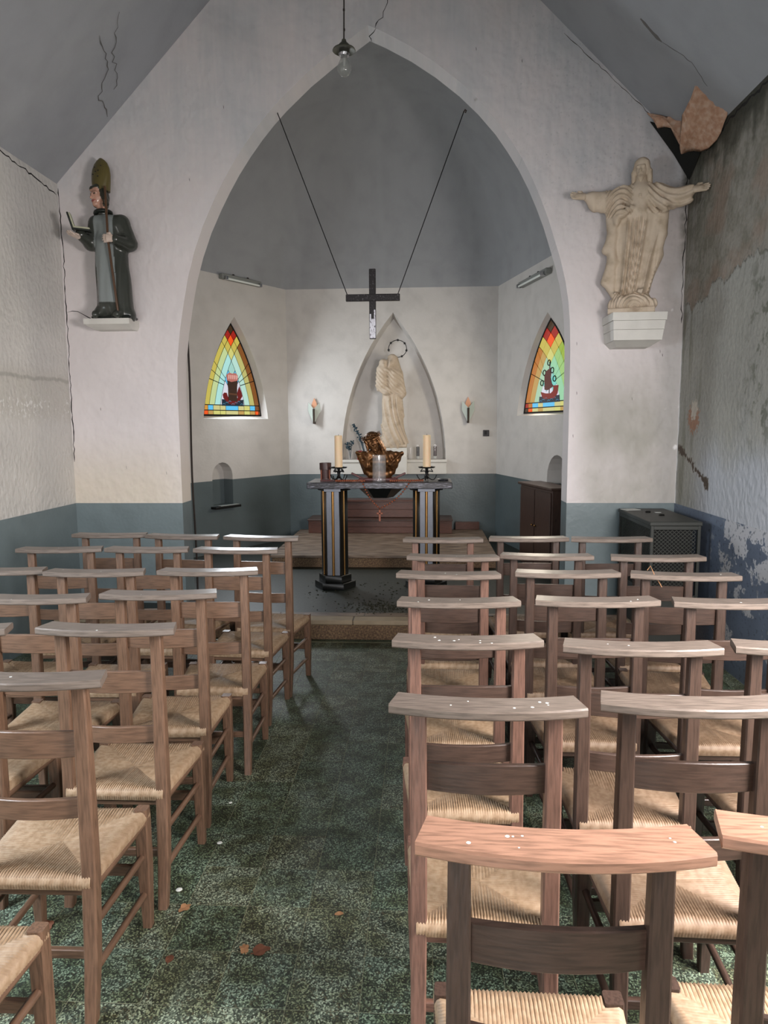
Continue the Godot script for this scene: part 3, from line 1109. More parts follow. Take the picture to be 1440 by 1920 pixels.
func build_chancel() -> void:
	# platform, its edge, the predella and the timber steps
	var st := mb()
	box(st, Vector3(-0.45, STEP / 2 - 0.01, -7.45), Vector3(5.2, STEP + 0.02 - 0.002, 4.08 - 0.02))
	var pl := obj("floor_chancel", done(st), M.platform_floor)
	structure(pl)
	st = mb()
	box(st, Vector3(-0.45, 0.058, -5.43), Vector3(5.09, 0.122, 0.05), 0.006)
	obj("riser", done(st), M.rough_stone, pl)
	var edge_x := [-3.0, -2.1, -1.25, -0.55, 0.35, 1.2, 2.08]
	for i in edge_x.size() - 1:
		st = mb()
		box(st, Vector3((edge_x[i] + edge_x[i + 1]) / 2, STEP - 0.016, -5.465), Vector3(edge_x[i + 1] - edge_x[i] - 0.004, 0.038, 0.13), 0.006)
		obj("nosing", done(st), M.nosing_stone, pl)
		st = mb()
		box(st, Vector3((edge_x[i] + edge_x[i + 1]) / 2 + 0.08, STEP - 0.004, -5.59), Vector3(edge_x[i + 1] - edge_x[i] - 0.004, 0.012, 0.11), 0.003)
		obj("border_slab", done(st), M.brown_slab, pl)
	st = mb()
	box(st, Vector3(-0.425, 0.209, -8.50), Vector3(2.45, 0.115, 1.98), 0.006)
	var pre := obj("platform_altar", done(st), M.rough_stone)
	structure(pre)
	for i in 6:
		st = mb()
		box(st, Vector3(-0.425, 0.279, -7.63 - i * 0.322), Vector3(2.47, 0.028, 0.318), 0.004)
		obj("stone_slab", done(st), M.brown_slab, pre)
	# walls
	var w1 := along(CA, CB)
	wall("wall_chancel_left_front", rect(0, 0, CA.distance_to(CB), CTOP), [], w1, 0.3, DADO, M.chancel_plaster, M.chancel_dado)
	var w2 := along(CB, CC)
	# window centre: 0.15 m more because the wall starts before the measured point
	var wl := lancet(0.15 + 0.715, 0.545, 1.787, 1.24, 14, 1.4)
	var wlb := lancet(0.15 + 0.733, 0.486, 1.827, 1.13, 14, 1.4)
	wall("wall_chancel_left", rect(0, 0, CB.distance_to(CC), CTOP), [{"poly": wl, "back": wlb, "depth": 0.10, "closed": false}, {"poly": round_niche(0.15 + 0.437, 0.165, 0.73, 1.257), "depth": 0.16, "closed": true}], w2, 0.3, DADO, M.chancel_plaster, M.chancel_dado)
	var w3 := along(CC, CD)
	var no := lancet(-0.385 - CC.x, 0.705, 1.234, 1.94)
	var nb := lancet(-0.385 - CC.x, 0.675, 1.234, 1.885)
	wall("wall_chancel_back", rect(0, 0, CC.distance_to(CD), CTOP), [{"poly": no, "back": nb, "depth": 0.20, "closed": true}], w3, 0.45, DADO, M.chancel_plaster, M.chancel_dado)
	var w4 := along(CD, CF)
	var ln := CD.distance_to(CF)
	var s0 := 1.974
	wall("wall_chancel_right", rect(0, 0, ln, CTOP), [{"poly": lancet(s0 - 0.36, 0.88, 1.80, 1.11, 14, 1.58), "back": lancet(s0 - 0.41, 0.74, 1.83, 1.02, 14, 1.58), "depth": 0.07, "closed": false}, {"poly": round_niche(s0 - 0.02, 0.26, 0.9, 1.37), "depth": 0.16, "closed": true}], w4, 0.3, DADO, M.chancel_plaster, M.chancel_dado)
	# back of the arch wall beside the opening, closing to the apse walls
	st = mb()
	box(st, Vector3(-3.0, 1.75, -6.17), Vector3(0.4, 3.6, 0.06))
	box(st, Vector3(1.95, 1.75, -6.17), Vector3(0.4, 3.6, 0.06))
	structure(obj("wall_chancel_return", done(st), M.chancel_plaster))
	# vault: from the wall heads up to a short ridge
	var base := [CA, CB, CC, CD, CF]
	var pts := []
	for i in base.size() - 1:
		for k in 12:
			pts.append(base[i].lerp(base[i + 1], k / 12.0))
	pts.append(base[-1])
	st = mb()
	var inner := []
	for t in 15:
		var u := t / 14.0
		var L := PackedVector3Array()
		for p in pts:
			var rz := clampf(p.y, -7.7, -6.15)
			var q := Vector2(p.x, p.y).lerp(Vector2(-0.43, rz), 1.0 - cos(u * PI / 2))
			L.append(Vector3(q.x, CTOP + 1.95 * sin(u * PI / 2), q.y))
		inner.append(L)
	for t in 14:
		for i in pts.size() - 1:
			var a: Vector3 = inner[t][i]
			var b: Vector3 = inner[t][i + 1]
			var c: Vector3 = inner[t + 1][i + 1]
			var d: Vector3 = inner[t + 1][i]
			st.set_smooth_group(2)
			for v in [a, c, b, a, d, c]:
				st.add_vertex(v)
			st.set_smooth_group(3)
			var o := Vector3(0, 0.15, 0)
			for v in [a, b, c, a, c, d]:
				st.add_vertex(v + o + (v - Vector3(-0.43, 3.0, -7.0)).normalized() * 0.1)
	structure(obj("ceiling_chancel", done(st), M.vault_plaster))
	# brown cable in the gap beside the arch, left
	st = mb()
	var path := []
	for i in 14:
		var u := i / 13.0
		path.append(Vector3(-2.052 + 0.006 * sin(u * 9.0), 2.55 - u * 2.38, -6.172))
	tube(st, path, 0.009, 6)
	tag(obj("cable", done(st), M.cable), "dark brown cable running down the back edge of the arch's left jamb", "cable")
	st = mb()
	box(st, Vector3(), Vector3(0.03, 0.045, 0.03), 0.006)
	var cl := tag(obj("cable_clip", done(st), M.cable), "small dark clip at the top end of the brown cable beside the arch", "clip")
	cl.position = Vector3(-2.05, 2.57, -6.175)

# ------------------------------------------------------------------ stained glass
func arc_strip(cx: float, q: Vector3, d0: float, d1: float, y0: float, h: float, mirror: bool) -> PackedVector2Array:
	# band between the left outline moved in by d0 and by d1, carried on past the crossing
	var p := PackedVector2Array()
	var n := 26
	for e in 2:
		for i in n + 1:
			var k := i if e == 0 else n - i
			var r := q.z - (d0 if e == 0 else d1)
			var y := -0.02 + h * 1.06 * k / n
			var x := q.x - sqrt(maxf(r * r - (y - q.y) * (y - q.y), 0.0))
			p.append(Vector2(cx + (-x if mirror else x), y0 + y))
	if area2(p) < 0:
		p.reverse()
	return p

func stained(called: String, tr: Transform3D, cx: float, w: float, y0: float, h: float, boat: bool, flat: float, label: String) -> void:
	var root := Node3D.new()
	put(root, called)
	root.transform = tr
	structure(root)
	root.set_meta("label", label)
	var R := lancet_arc(w, h, flat)
	var offs := [0.0, 0.17 * w, 0.345 * w, 0.53 * w]
	var low := 0.115 * h
	var cells := []
	var inside := lancet(cx, w, y0, h, 20, flat)
	var area := Geometry2D.intersect_polygons(inside, rect(cx - w, y0 + low, cx + w, y0 + h))[0]
	var C := {"gold": Color(0.76, 0.70, 0.32), "amber": Color(0.80, 0.55, 0.20), "brown": Color(0.46, 0.26, 0.09), "yellow": Color(0.80, 0.79, 0.46), "green": Color(0.74, 0.81, 0.58), "ice": Color(0.66, 0.86, 0.84), "lilac": Color(0.83, 0.83, 0.88), "blue": Color(0.36, 0.74, 0.92), "red": Color(0.60, 0.10, 0.06), "orange": Color(0.93, 0.33, 0.08), "umber": Color(0.22, 0.14, 0.06), "pale": Color(0.78, 0.76, 0.52), "lime": Color(0.58, 0.68, 0.24), "aqua": Color(0.46, 0.80, 0.76), "sand": Color(0.72, 0.58, 0.32), "deep": Color(0.70, 0.43, 0.17)}
	var left_cols := [C.gold, C.green, C.ice] if not boat else [C.deep, C.sand, Color(0.64, 0.78, 0.66)]
	var right_cols := [Color(0.50, 0.30, 0.12), Color(0.72, 0.70, 0.42), Color(0.70, 0.85, 0.80)] if not boat else [C.lime, Color(0.60, 0.76, 0.46), Color(0.58, 0.80, 0.64)]
	var hub := Vector2(cx, y0 + h * 0.30)
	# side bands, cut by radiating leads
	for side in 2:
		for i in 3:
			for q in Geometry2D.intersect_polygons(arc_strip(cx, R, offs[i], offs[i + 1], y0, h, side == 1), area):
				var rest := [q]
				for j in 3:      # take away the other family's bands: those are the lozenges
					var nx := []
					for r in rest:
						nx.append_array(Geometry2D.clip_polygons(r, arc_strip(cx, R, offs[j], offs[j + 1], y0, h, side == 0)))
					rest = nx
				for r in rest:
					var pieces := [r]
					for a in [0.72, 0.42, 0.10]:
						var dir := Vector2(cos(a) * (1 if side == 1 else -1), sin(a) + 0.18)
						var nx := []
						for s in pieces:
							for half in 2:
								var nrm := dir.orthogonal() * (1.0 if half == 0 else -1.0)
								var big := PackedVector2Array([hub - dir * 5, hub + dir * 5, hub + dir * 5 + nrm * 5, hub - dir * 5 + nrm * 5])
								nx.append_array(Geometry2D.intersect_polygons(s, big))
						pieces = nx
					for s in pieces:
						cells.append([s, (left_cols if side == 0 else right_cols)[i]])
	# lozenges near the point
	for i in 3:
		for j in 3:
			for q in Geometry2D.intersect_polygons(arc_strip(cx, R, offs[i], offs[i + 1], y0, h, false), arc_strip(cx, R, offs[j], offs[j + 1], y0, h, true)):
				for r in Geometry2D.intersect_polygons(q, area):
					var s := i + j
					var col: Color = [C.umber, C.red, C.orange if i == j else C.gold, C.gold, C.yellow][s]
					cells.append([r, col])
	# innermost field: two blue lozenges, then lilac
	var core := area
	for side in 2:
		for i in 3:
			var nx2 := Geometry2D.clip_polygons(core, arc_strip(cx, R, offs[i], offs[i + 1], y0, h, side == 1))
			core = nx2[0]
			for z in nx2:
				if absf(area2(z)) > absf(area2(core)):
					core = z
	var top := core[0]
	for p in core:
		if p.y > top.y:
			top = p
	var dia := [[Vector2(0, 0), Vector2(-0.066, -0.105), Vector2(0, -0.20), Vector2(0.066, -0.105), Color(0.62, 0.80, 0.76)], [Vector2(-0.066, -0.105), Vector2(-0.125, -0.225), Vector2(-0.058, -0.325), Vector2(0, -0.20), C.blue if not boat else C.aqua], [Vector2(0.066, -0.105), Vector2(0, -0.20), Vector2(0.058, -0.325), Vector2(0.125, -0.225), C.blue if not boat else C.aqua]]
	var core_rest := [core]
	for d in dia:
		var poly := PackedVector2Array()
		for k in 4:
			poly.append(top + d[k] * Vector2(w / 0.486, h / 1.13))
		for q in Geometry2D.intersect_polygons(core, poly):
			cells.append([q, d[4]])
		var nx3 := []
		for r in core_rest:
			nx3.append_array(Geometry2D.clip_polygons(r, poly))
		core_rest = nx3
	for r in core_rest:
		for half in 2:
			for q in Geometry2D.intersect_polygons(r, rect(cx - (w if half == 0 else 0.0), y0, cx + (0.0 if half == 0 else w), y0 + h)):
				cells.append([q, C.lilac])
	# two rows of small squares along the foot
	var xs := [-1.0, -0.83, -0.66, -0.43, -0.24, 0.19, 0.40, 0.61, 0.80, 0.92, 1.0]
	var r1 := [C.amber, C.blue, C.pale, C.pale, C.blue, C.pale, C.yellow, C.blue, C.brown, C.brown]
	var r2 := [C.orange, C.sand, C.yellow, C.yellow, C.pale, C.sand, C.yellow, C.sand, C.orange, C.brown]
	if boat:
		r1 = [C.red, C.deep, C.blue, C.pale, C.blue, C.pale, C.yellow, C.blue, C.lime, C.lime]
		r2 = [C.umber, C.orange, C.pale, C.sand, C.pale, C.yellow, C.sand, C.yellow, C.orange, C.brown]
	for k in xs.size() - 1:
		for row in 2:
			var ya := y0 + low * (0.5 if row == 0 else 0.08)
			var yb := y0 + low * (1.0 if row == 0 else 0.5)
			for q in Geometry2D.intersect_polygons(inside, rect(cx + w * xs[k], ya, cx + w * xs[k + 1], yb)):
				cells.append([q, (r1 if row == 0 else r2)[k]])
	for c in cells:
		if absf(area2(c[0])) < 0.00012:
			continue
		for q in Geometry2D.offset_polygon(c[0], -0.0055):
			if q.size() < 3 or absf(area2(q)) < 0.00003:
				continue
			var st := mb()
			prism(st, q, -0.003, 0.003)
			obj("glass_pane", done(st), pane_mat(c[1], 0.92 / EXPOSURE), root)
	# leading: a dark sheet behind the gaps and a stout frame
	var ls := mb()
	prism(ls, lancet(cx, w * 1.02, y0 - 0.004, h * 1.02, 20, flat), -0.014, -0.004)
	obj("leading", done(ls), M.lead, root)
	var fs := mb()
	var lp := lancet(cx, w, y0, h, 24, flat)
	for i in lp.size():
		var a := lp[i]
		var b := lp[(i + 1) % lp.size()]
		tube(fs, [Vector3(a.x, a.y, 0), Vector3(b.x, b.y, 0)], 0.013, 6)
	obj("window_frame", done(fs), M.lead, root)
	# the picture in the middle
	var sx := w / 0.486
	var sy := h / 1.13
	var fig := func(called2: String, pts: Array, col: Color, z: float, e := 0.9) -> void:
		var poly := PackedVector2Array()
		for p in pts:
			poly.append(Vector2(cx + p.x * sx, y0 + (0.12 + (p.y - 0.187) * 0.725) * sy))
		var s3 := mb()
		prism(s3, poly, 0.002, z)
		obj(called2, done(s3), pane_mat(col, e / EXPOSURE), root)
	fig.call("painted_sea", [Vector2(-0.185, 0.187), Vector2(0.185, 0.187), Vector2(0.18, 0.30), Vector2(0.05, 0.29), Vector2(-0.18, 0.30)], Color(0.05, 0.13, 0.20), 0.006)
	for k in 7:
		var ws := []
		for i in 9:
			ws.append(Vector2(-0.165 + 0.05 * k + 0.045 * (i / 8.0) - 0.01, 0.215 + 0.022 * (k % 3) + 0.018 * sin(PI * i / 8.0)))
		for i in 9:
			ws.append(ws[8 - i] - Vector2(0, 0.007))
		fig.call("painted_wave", ws, Color(0.30, 0.55, 0.66), 0.008)
	if not boat:
		fig.call("painted_hull", [Vector2(-0.165, 0.375), Vector2(-0.155, 0.32), Vector2(-0.10, 0.25), Vector2(-0.02, 0.205), Vector2(0.03, 0.21), Vector2(0.12, 0.285), Vector2(0.165, 0.36), Vector2(0.15, 0.43), Vector2(0.118, 0.53), Vector2(0.09, 0.46), Vector2(0.075, 0.40), Vector2(0.085, 0.33), Vector2(0.0, 0.30), Vector2(-0.08, 0.34), Vector2(-0.10, 0.41), Vector2(-0.14, 0.41)], Color(0.40, 0.035, 0.05), 0.007)
		fig.call("painted_tower", [Vector2(-0.075, 0.28), Vector2(0.07, 0.27), Vector2(0.075, 0.50), Vector2(0.09, 0.64), Vector2(-0.085, 0.63), Vector2(-0.072, 0.48)], Color(0.20, 0.115, 0.07), 0.010)
		fig.call("painted_band", [Vector2(-0.075, 0.38), Vector2(0.07, 0.37), Vector2(0.07, 0.40), Vector2(-0.075, 0.41)], Color(0.33, 0.20, 0.12), 0.012)
		fig.call("painted_flower", [Vector2(-0.088, 0.62), Vector2(-0.02, 0.595), Vector2(0.09, 0.625), Vector2(0.092, 0.715), Vector2(0.05, 0.75), Vector2(0.0, 0.738), Vector2(-0.05, 0.752), Vector2(-0.092, 0.71)], Color(0.70, 0.42, 0.38), 0.012)
		for k in 5:
			fig.call("painted_petal", [Vector2(-0.07 + k * 0.033, 0.645), Vector2(-0.055 + k * 0.033, 0.645), Vector2(-0.05 + k * 0.033, 0.71), Vector2(-0.068 + k * 0.033, 0.715)], Color(0.88, 0.68, 0.64), 0.014)
	else:
		fig.call("painted_hull", [Vector2(-0.155, 0.38), Vector2(-0.13, 0.30), Vector2(-0.09, 0.25), Vector2(0.10, 0.25), Vector2(0.145, 0.33), Vector2(0.16, 0.46), Vector2(0.07, 0.465), Vector2(0.075, 0.38), Vector2(0.03, 0.34), Vector2(-0.06, 0.345), Vector2(-0.10, 0.36)], Color(0.46, 0.075, 0.045), 0.008)
		fig.call("painted_sail", [Vector2(-0.08, 0.41), Vector2(-0.085, 0.52), Vector2(-0.085, 0.64), Vector2(-0.06, 0.72), Vector2(0.02, 0.765), Vector2(0.03, 0.70), Vector2(0.02, 0.60), Vector2(0.045, 0.50), Vector2(0.075, 0.45), Vector2(-0.03, 0.395)], Color(0.30, 0.075, 0.075), 0.010)
		fig.call("painted_mast", [Vector2(-0.006, 0.30), Vector2(0.006, 0.30), Vector2(0.006, 0.87), Vector2(-0.006, 0.87)], Color(0.25, 0.15, 0.10), 0.007)
		for p in [Vector2(-0.012, 0.855), Vector2(-0.092, 0.70), Vector2(0.048, 0.72), Vector2(-0.135, 0.53), Vector2(0.09, 0.575)]:
			var rs := mb()
			var ring := []
			for i in 13:
				ring.append(Vector3(cx + p.x * sx + cos(TAU * i / 12) * 0.026 * sx, y0 + (0.12 + (p.y - 0.187) * 0.725) * sy + sin(TAU * i / 12) * 0.030, 0.006))
			tube(rs, ring, 0.006, 5, false)
			obj("painted_ring", done(rs), M.lead, root)

func build_windows() -> void:
	var t := along(CB, CC)
	t.origin += -t.basis.z * 0.095
	stained("window_1", t, 0.15 + 0.733, 0.486, 1.827, 1.13, false, 1.4, "left pointed stained glass window with brown tower over a red boat")
	t = along(CD, CF)
	t.origin += -t.basis.z * 0.065
	stained("window_2", t, 1.974 - 0.41, 0.74, 1.83, 1.02, true, 1.58, "right pointed stained glass window with dark red sailing boat")

# ------------------------------------------------------------------ chairs
func bar_x(st: SurfaceTool, stations: Array) -> void:
	# stations: [x, y centre, z centre, half height, half depth]; a chamfered bar along x
	var loops := []
	for s in stations:
		var hy: float = s[3]
		var hz: float = s[4]
		var c := minf(hy, hz) * 0.28
		var L := PackedVector3Array()
		for p in [[-hy, -hz + c], [-hy + c, -hz], [hy - c, -hz], [hy, -hz + c], [hy, hz - c], [hy - c, hz], [-hy + c, hz], [-hy, hz - c]]:
			L.append(Vector3(s[0], s[1] + p[0], s[2] + p[1]))
		loops.append(L)
	loft(st, loops)

func bar_y(st: SurfaceTool, stations: Array) -> void:
	# stations: [y, x centre, z centre, half width, half depth]
	var loops := []
	for s in stations:
		var hx: float = s[3]
		var hz: float = s[4]
		var c := minf(hx, hz) * 0.22
		var L := PackedVector3Array()
		for p in [[-hx, -hz + c], [-hx + c, -hz], [hx - c, -hz], [hx, -hz + c], [hx, hz - c], [hx - c, hz], [-hx + c, hz], [-hx, hz - c]]:
			L.append(Vector3(s[1] + p[0], s[0], s[2] + p[1]))
		loops.append(L)
	loft(st, loops)

func rush_seat() -> ArrayMesh:
	# four fields of wound cords meeting on the diagonals, each cord a ridge over its rail
	var st := mb()
	var c := [Vector2(-0.175, -0.012), Vector2(0.175, -0.012), Vector2(0.205, -0.378), Vector2(-0.205, -0.378)]
	var mid := Vector2(0.0, -0.20)
	var y := 0.424
	var n := 44
	for f in 4:
		var a: Vector2 = c[f]
		var b: Vector2 = c[(f + 1) % 4]
		var out := (a + b) * 0.5 - mid
		out = out.normalized()
		for k in n:
			var rows := []
			for e in 3:
				var u := (k + e * 0.5) / n
				var p := a.lerp(b, u)
				# inner end on the diagonal: the cord runs at right angles to its rail
				var w := 1.0 - absf(2.0 * u - 1.0)
				var q := p.lerp(mid, w) if w > 0.0 else p
				var base := a.lerp(b, u)
				var t := clampf(w, 0.0, 1.0)
				q = base + (mid - (a + b) * 0.5) * t
				var ridge := 0.0034 if e == 1 else -0.0018
				var jit := rng.randf_range(-0.0008, 0.0008)
				var row := PackedVector3Array()
				var dip := 0.011
				row.append(Vector3(base.x, y - 0.040, base.y))
				row.append(Vector3(base.x + out.x * (0.006 + ridge * 0.4), y - 0.022, base.y + out.y * (0.006 + ridge * 0.4)))
				row.append(Vector3(base.x + out.x * 0.002, y - 0.003 + ridge, base.y + out.y * 0.002))
				row.append(Vector3(lerpf(base.x, q.x, 0.18), y + 0.003 + ridge + jit, lerpf(base.y, q.y, 0.18)))
				row.append(Vector3(q.x, y + 0.002 - dip * t + ridge * 0.8, q.y))
				rows.append(row)
			for e in 2:
				for i in 4:
					var p0: Vector3 = rows[e][i]
					var p1: Vector3 = rows[e + 1][i]
					var p2: Vector3 = rows[e + 1][i + 1]
					var p3: Vector3 = rows[e][i + 1]
					st.set_smooth_group(1)
					var nn := (p1 - p0).cross(p3 - p0) + (p2 - p1).cross(p0 - p1)
					var want := Vector3(out.x * (1.0 if i < 2 else 0.0), 0.0 if i < 1 else 1.0, out.y * (1.0 if i < 2 else 0.0))
					var list := [p0, p2, p1, p0, p3, p2] if nn.dot(want) > 0.0 else [p0, p1, p2, p0, p2, p3]
					for v in list:
						st.add_vertex(v)
	# underside
	st.set_smooth_group(-1)
	var yl := y - 0.040
	var P := [Vector3(c[0].x, yl, c[0].y), Vector3(c[1].x, yl, c[1].y), Vector3(c[2].x, yl, c[2].y), Vector3(c[3].x, yl, c[3].y)]
	for v in [P[0], P[1], P[2], P[0], P[2], P[3]]:
		st.add_vertex(v)
	return done(st)

func make_chair() -> Node3D:
	var t := Node3D.new()
	put(t, "church_chair")
	for s in [-1.0, 1.0]:
		var st := mb()
		bar_y(st, [[0.0, 0.170 * s, 0.020, 0.0165, 0.016], [0.18, 0.169 * s, -0.012, 0.020, 0.019], [0.42, 0.168 * s, -0.032, 0.0215, 0.021], [0.70, 0.168 * s, -0.036, 0.021, 0.019], [0.995, 0.168 * s, -0.036, 0.019, 0.017]])
		obj("back_post", done(st), M.oak_y, t)
		st = mb()
		bar_y(st, [[0.0, 0.188 * s, -0.372, 0.015, 0.015], [0.20, 0.188 * s, -0.370, 0.021, 0.020], [0.39, 0.188 * s, -0.366, 0.022, 0.021], [0.432, 0.188 * s, -0.366, 0.021, 0.020]])
		obj("front_leg", done(st), M.oak_y, t)
		for h in [0.125, 0.262]:
			st = mb()
			tube(st, [Vector3(0.170 * s, h + 0.006, -0.01), Vector3(0.186 * s, h, -0.37)], 0.0115, 8)
			obj("stretcher", done(st), M.oak_z, t)
		st = mb()
		tube(st, [Vector3(0.172 * s, 0.385, -0.03), Vector3(0.190 * s, 0.385, -0.36)], 0.016, 8)
		obj("seat_rail", done(st), M.oak_z, t)
	var st := mb()
	var rail := []
	for i in 17:
		var u := (i - 8) / 8.0
		# near edge 0.485 m long, far edge shorter: the ends are cut at a slant
		var bow := 0.034 * (1.0 - u * u)
		var zn := bow
		var zf := -0.088 + bow * 0.85
		var xn := 0.2425 * u
		var xf := 0.223 * u
		var L := PackedVector3Array()
		var yt := 1.015
		var yb := 0.991
		var e := 0.004
		for p in [[xn, yb, zn - e], [xn, yb + e, zn], [xn, yt - e, zn], [xn, yt, zn - e], [xf, yt, zf + e], [xf, yt - e, zf], [xf, yb + e, zf], [xf, yb, zf + e]]:
			L.append(Vector3(p[0], p[1], p[2]))
		rail.append(L)
	loft(st, rail)
	obj("armrest", done(st), M.worn_x, t)
	for e in [[0.812, 0.037, 0.006], [0.622, 0.030, 0.0]]:
		st = mb()
		var list := []
		for i in 11:
			var u := (i - 5) / 5.0
			var arch: float = e[2] * (1.0 - u * u)
			list.append([0.160 * u, e[0] + arch * 0.5, -0.046 + 0.022 * (1.0 - u * u), e[1] + arch * 0.5, 0.008])
		bar_x(st, list)
		obj("back_slat", done(st), M.oak_x, t)
	obj("rush_seat", rush_seat(), M.rush, t)
	st = mb()
	bar_x(st, [[-0.165, 0.385, -0.030, 0.024, 0.010], [0.165, 0.385, -0.030, 0.024, 0.010]])
	obj("seat_rail", done(st), M.oak_x, t)
	st = mb()
	bar_x(st, [[-0.185, 0.375, -0.366, 0.018, 0.010], [0.185, 0.375, -0.366, 0.018, 0.010]])
	obj("seat_rail", done(st), M.oak_x, t)
	st = mb()
	bar_x(st, [[-0.185, 0.205, -0.370, 0.019, 0.008], [0.185, 0.205, -0.370, 0.019, 0.008]])
	obj("stretcher", done(st), M.oak_x, t)
	st = mb()
	bar_x(st, [[-0.168, 0.19, -0.012, 0.014, 0.009], [0.168, 0.19, -0.012, 0.014, 0.009]])
	obj("stretcher", done(st), M.oak_x, t)
	return t

func build_chairs() -> void:
	var proto := make_chair()
	var ord := ["front", "second", "third", "fourth", "fifth", "sixth", "seventh"]
	# block, row, file, x, z, turn in degrees
	var L := [[1, 0, -1.003, -4.25, -6.0], [1, 1, -1.524, -4.300, -6.0], [1, 2, -2.011, -4.345, 0.9], [2, 0, -1.046, -3.815, -2.5], [2, 1, -1.562, -3.830, -0.7], [2, 2, -2.064, -3.819, 4.5],
		[3, 0, -1.025, -3.236, 2.8], [3, 1, -1.568, -3.201, 2.2], [3, 2, -2.075, -3.228, 1.0], [4, 0, -1.090, -2.775, 3.8], [4, 1, -1.598, -2.690, 1.5], [5, 0, -1.088, -2.276, 0.5], [5, 1, -1.668, -2.249, 1.0], [6, 0, -1.118, -1.790, 1.0], [7, 0, -1.165, -1.228, 0.5]]
	var R := [[1, 0, 0.127, -4.194, 1.0], [1, 1, 0.649, -4.242, 1.0], [1, 2, 1.142, -4.231, 1.0], [2, 0, 0.162, -3.625, -2.0], [2, 1, 0.655, -3.665, -3.5], [2, 2, 1.222, -3.635, 0.0], [3, 0, 0.122, -3.190, -1.2], [3, 1, 0.677, -3.233, 0.1], [3, 2, 1.199, -3.195, -5.0],
		[4, 0, 0.144, -2.684, 1.8], [4, 1, 0.687, -2.713, 0.8], [4, 2, 1.217, -2.702, 0.5], [5, 0, 0.146, -2.180, 1.4], [5, 1, 0.682, -2.134, -1.5], [5, 2, 1.211, -2.149, 0.0], [6, 0, 0.160, -1.652, -1.0], [6, 1, 0.685, -1.684, -1.0], [7, 0, 0.231, -1.077, -1.0], [7, 1, 0.745, -1.119, -1.0]]
	var first := true
	for side in 2:
		for e in (L if side == 0 else R):
			var c := proto
			if not first:
				c = proto.duplicate()
				put(c, "church_chair_%03d" % rng.randi_range(1, 1) if false else "church_chair")
			first = false
			c.position = Vector3(e[2], 0, e[3])
			c.rotation.y = deg_to_rad(e[4])
			var row: int = e[0]
			var file: int = e[1]
			var tone: String = "oak" if side == 0 else ("red" if file == 0 and row < 7 else "dark")  # right block: darker wood, with its dimmer inner light painted in too
			for p in c.get_children():
				var m: StandardMaterial3D = p.material_override
				if m.resource_name.begins_with("oak"):
					p.material_override = M[("dark" if side == 1 and String(p.name).begins_with("back_slat") else tone) + m.resource_name.right(2)]  # right-block slats darkened: the shade on their faces put into the colour
				if String(p.name).begins_with("armrest"):
					p.material_override = M.worn_x if row < 7 else M.tan_x
				if String(p.name).begins_with("rush") and (side == 1 and file > 0 and row < 7):
					p.material_override = M.rush_dark
			var where: String = ["beside the aisle", "middle file", "by the wall"][file]
			var extra := ""
			if side == 1 and row == 6 and file == 0:
				extra = ", wax-spotted armrest"
			if side == 1 and row == 7 and file == 0:
				extra = ", tan armrest"
			if side == 1 and row == 3 and file == 2:
				extra = ", twig on armrest"
			var label := "%s rush chair, %s row from altar, %s block, %s%s" % ["brown" if side == 0 else "dark brown", ord[row - 1], "left" if side == 0 else "right", where, extra]
			tag(c, label, "chair", "rush-seated chairs in the left block" if side == 0 else "rush-seated chairs in the right block")
			# drips of wax and paint on the armrests
			var spots := rng.randi_range(0, 2)
			if side == 1 and file == 0:
				spots = 7 if row >= 5 else 3
			if spots > 0:
				var st := mb()
				for k in spots:
					var x := rng.randf_range(-0.19, 0.19)
					var z := rng.randf_range(-0.06, 0.0) + 0.03 * (1.0 - pow(x / 0.24, 2.0))
					lathe(st, [[0.0, 0.0012], [rng.randf_range(0.002, 0.005), 0.0]], 7, Vector3(x, 1.0152, z), false)
				obj("wax_drips", done(st), M.paper, c.get_node("armrest"))

# ------------------------------------------------------------------ the altar table and what stands on it
func hexagon(r: float, y: float, c: Vector3, turn := 0.0) -> PackedVector3Array:
	var L := PackedVector3Array()
	for i in 6:
		var a := TAU * i / 6 + turn
		L.append(c + Vector3(cos(a) * r, y, sin(a) * r))
	return L

func hex_block(st: SurfaceTool, r: float, y0: float, y1: float, c: Vector3, bev := 0.004) -> void:
	loft(st, [hexagon(r - bev, y0, c), hexagon(r, y0 + bev, c), hexagon(r, y1 - bev, c), hexagon(r - bev, y1, c)])

const TOP := 1.18

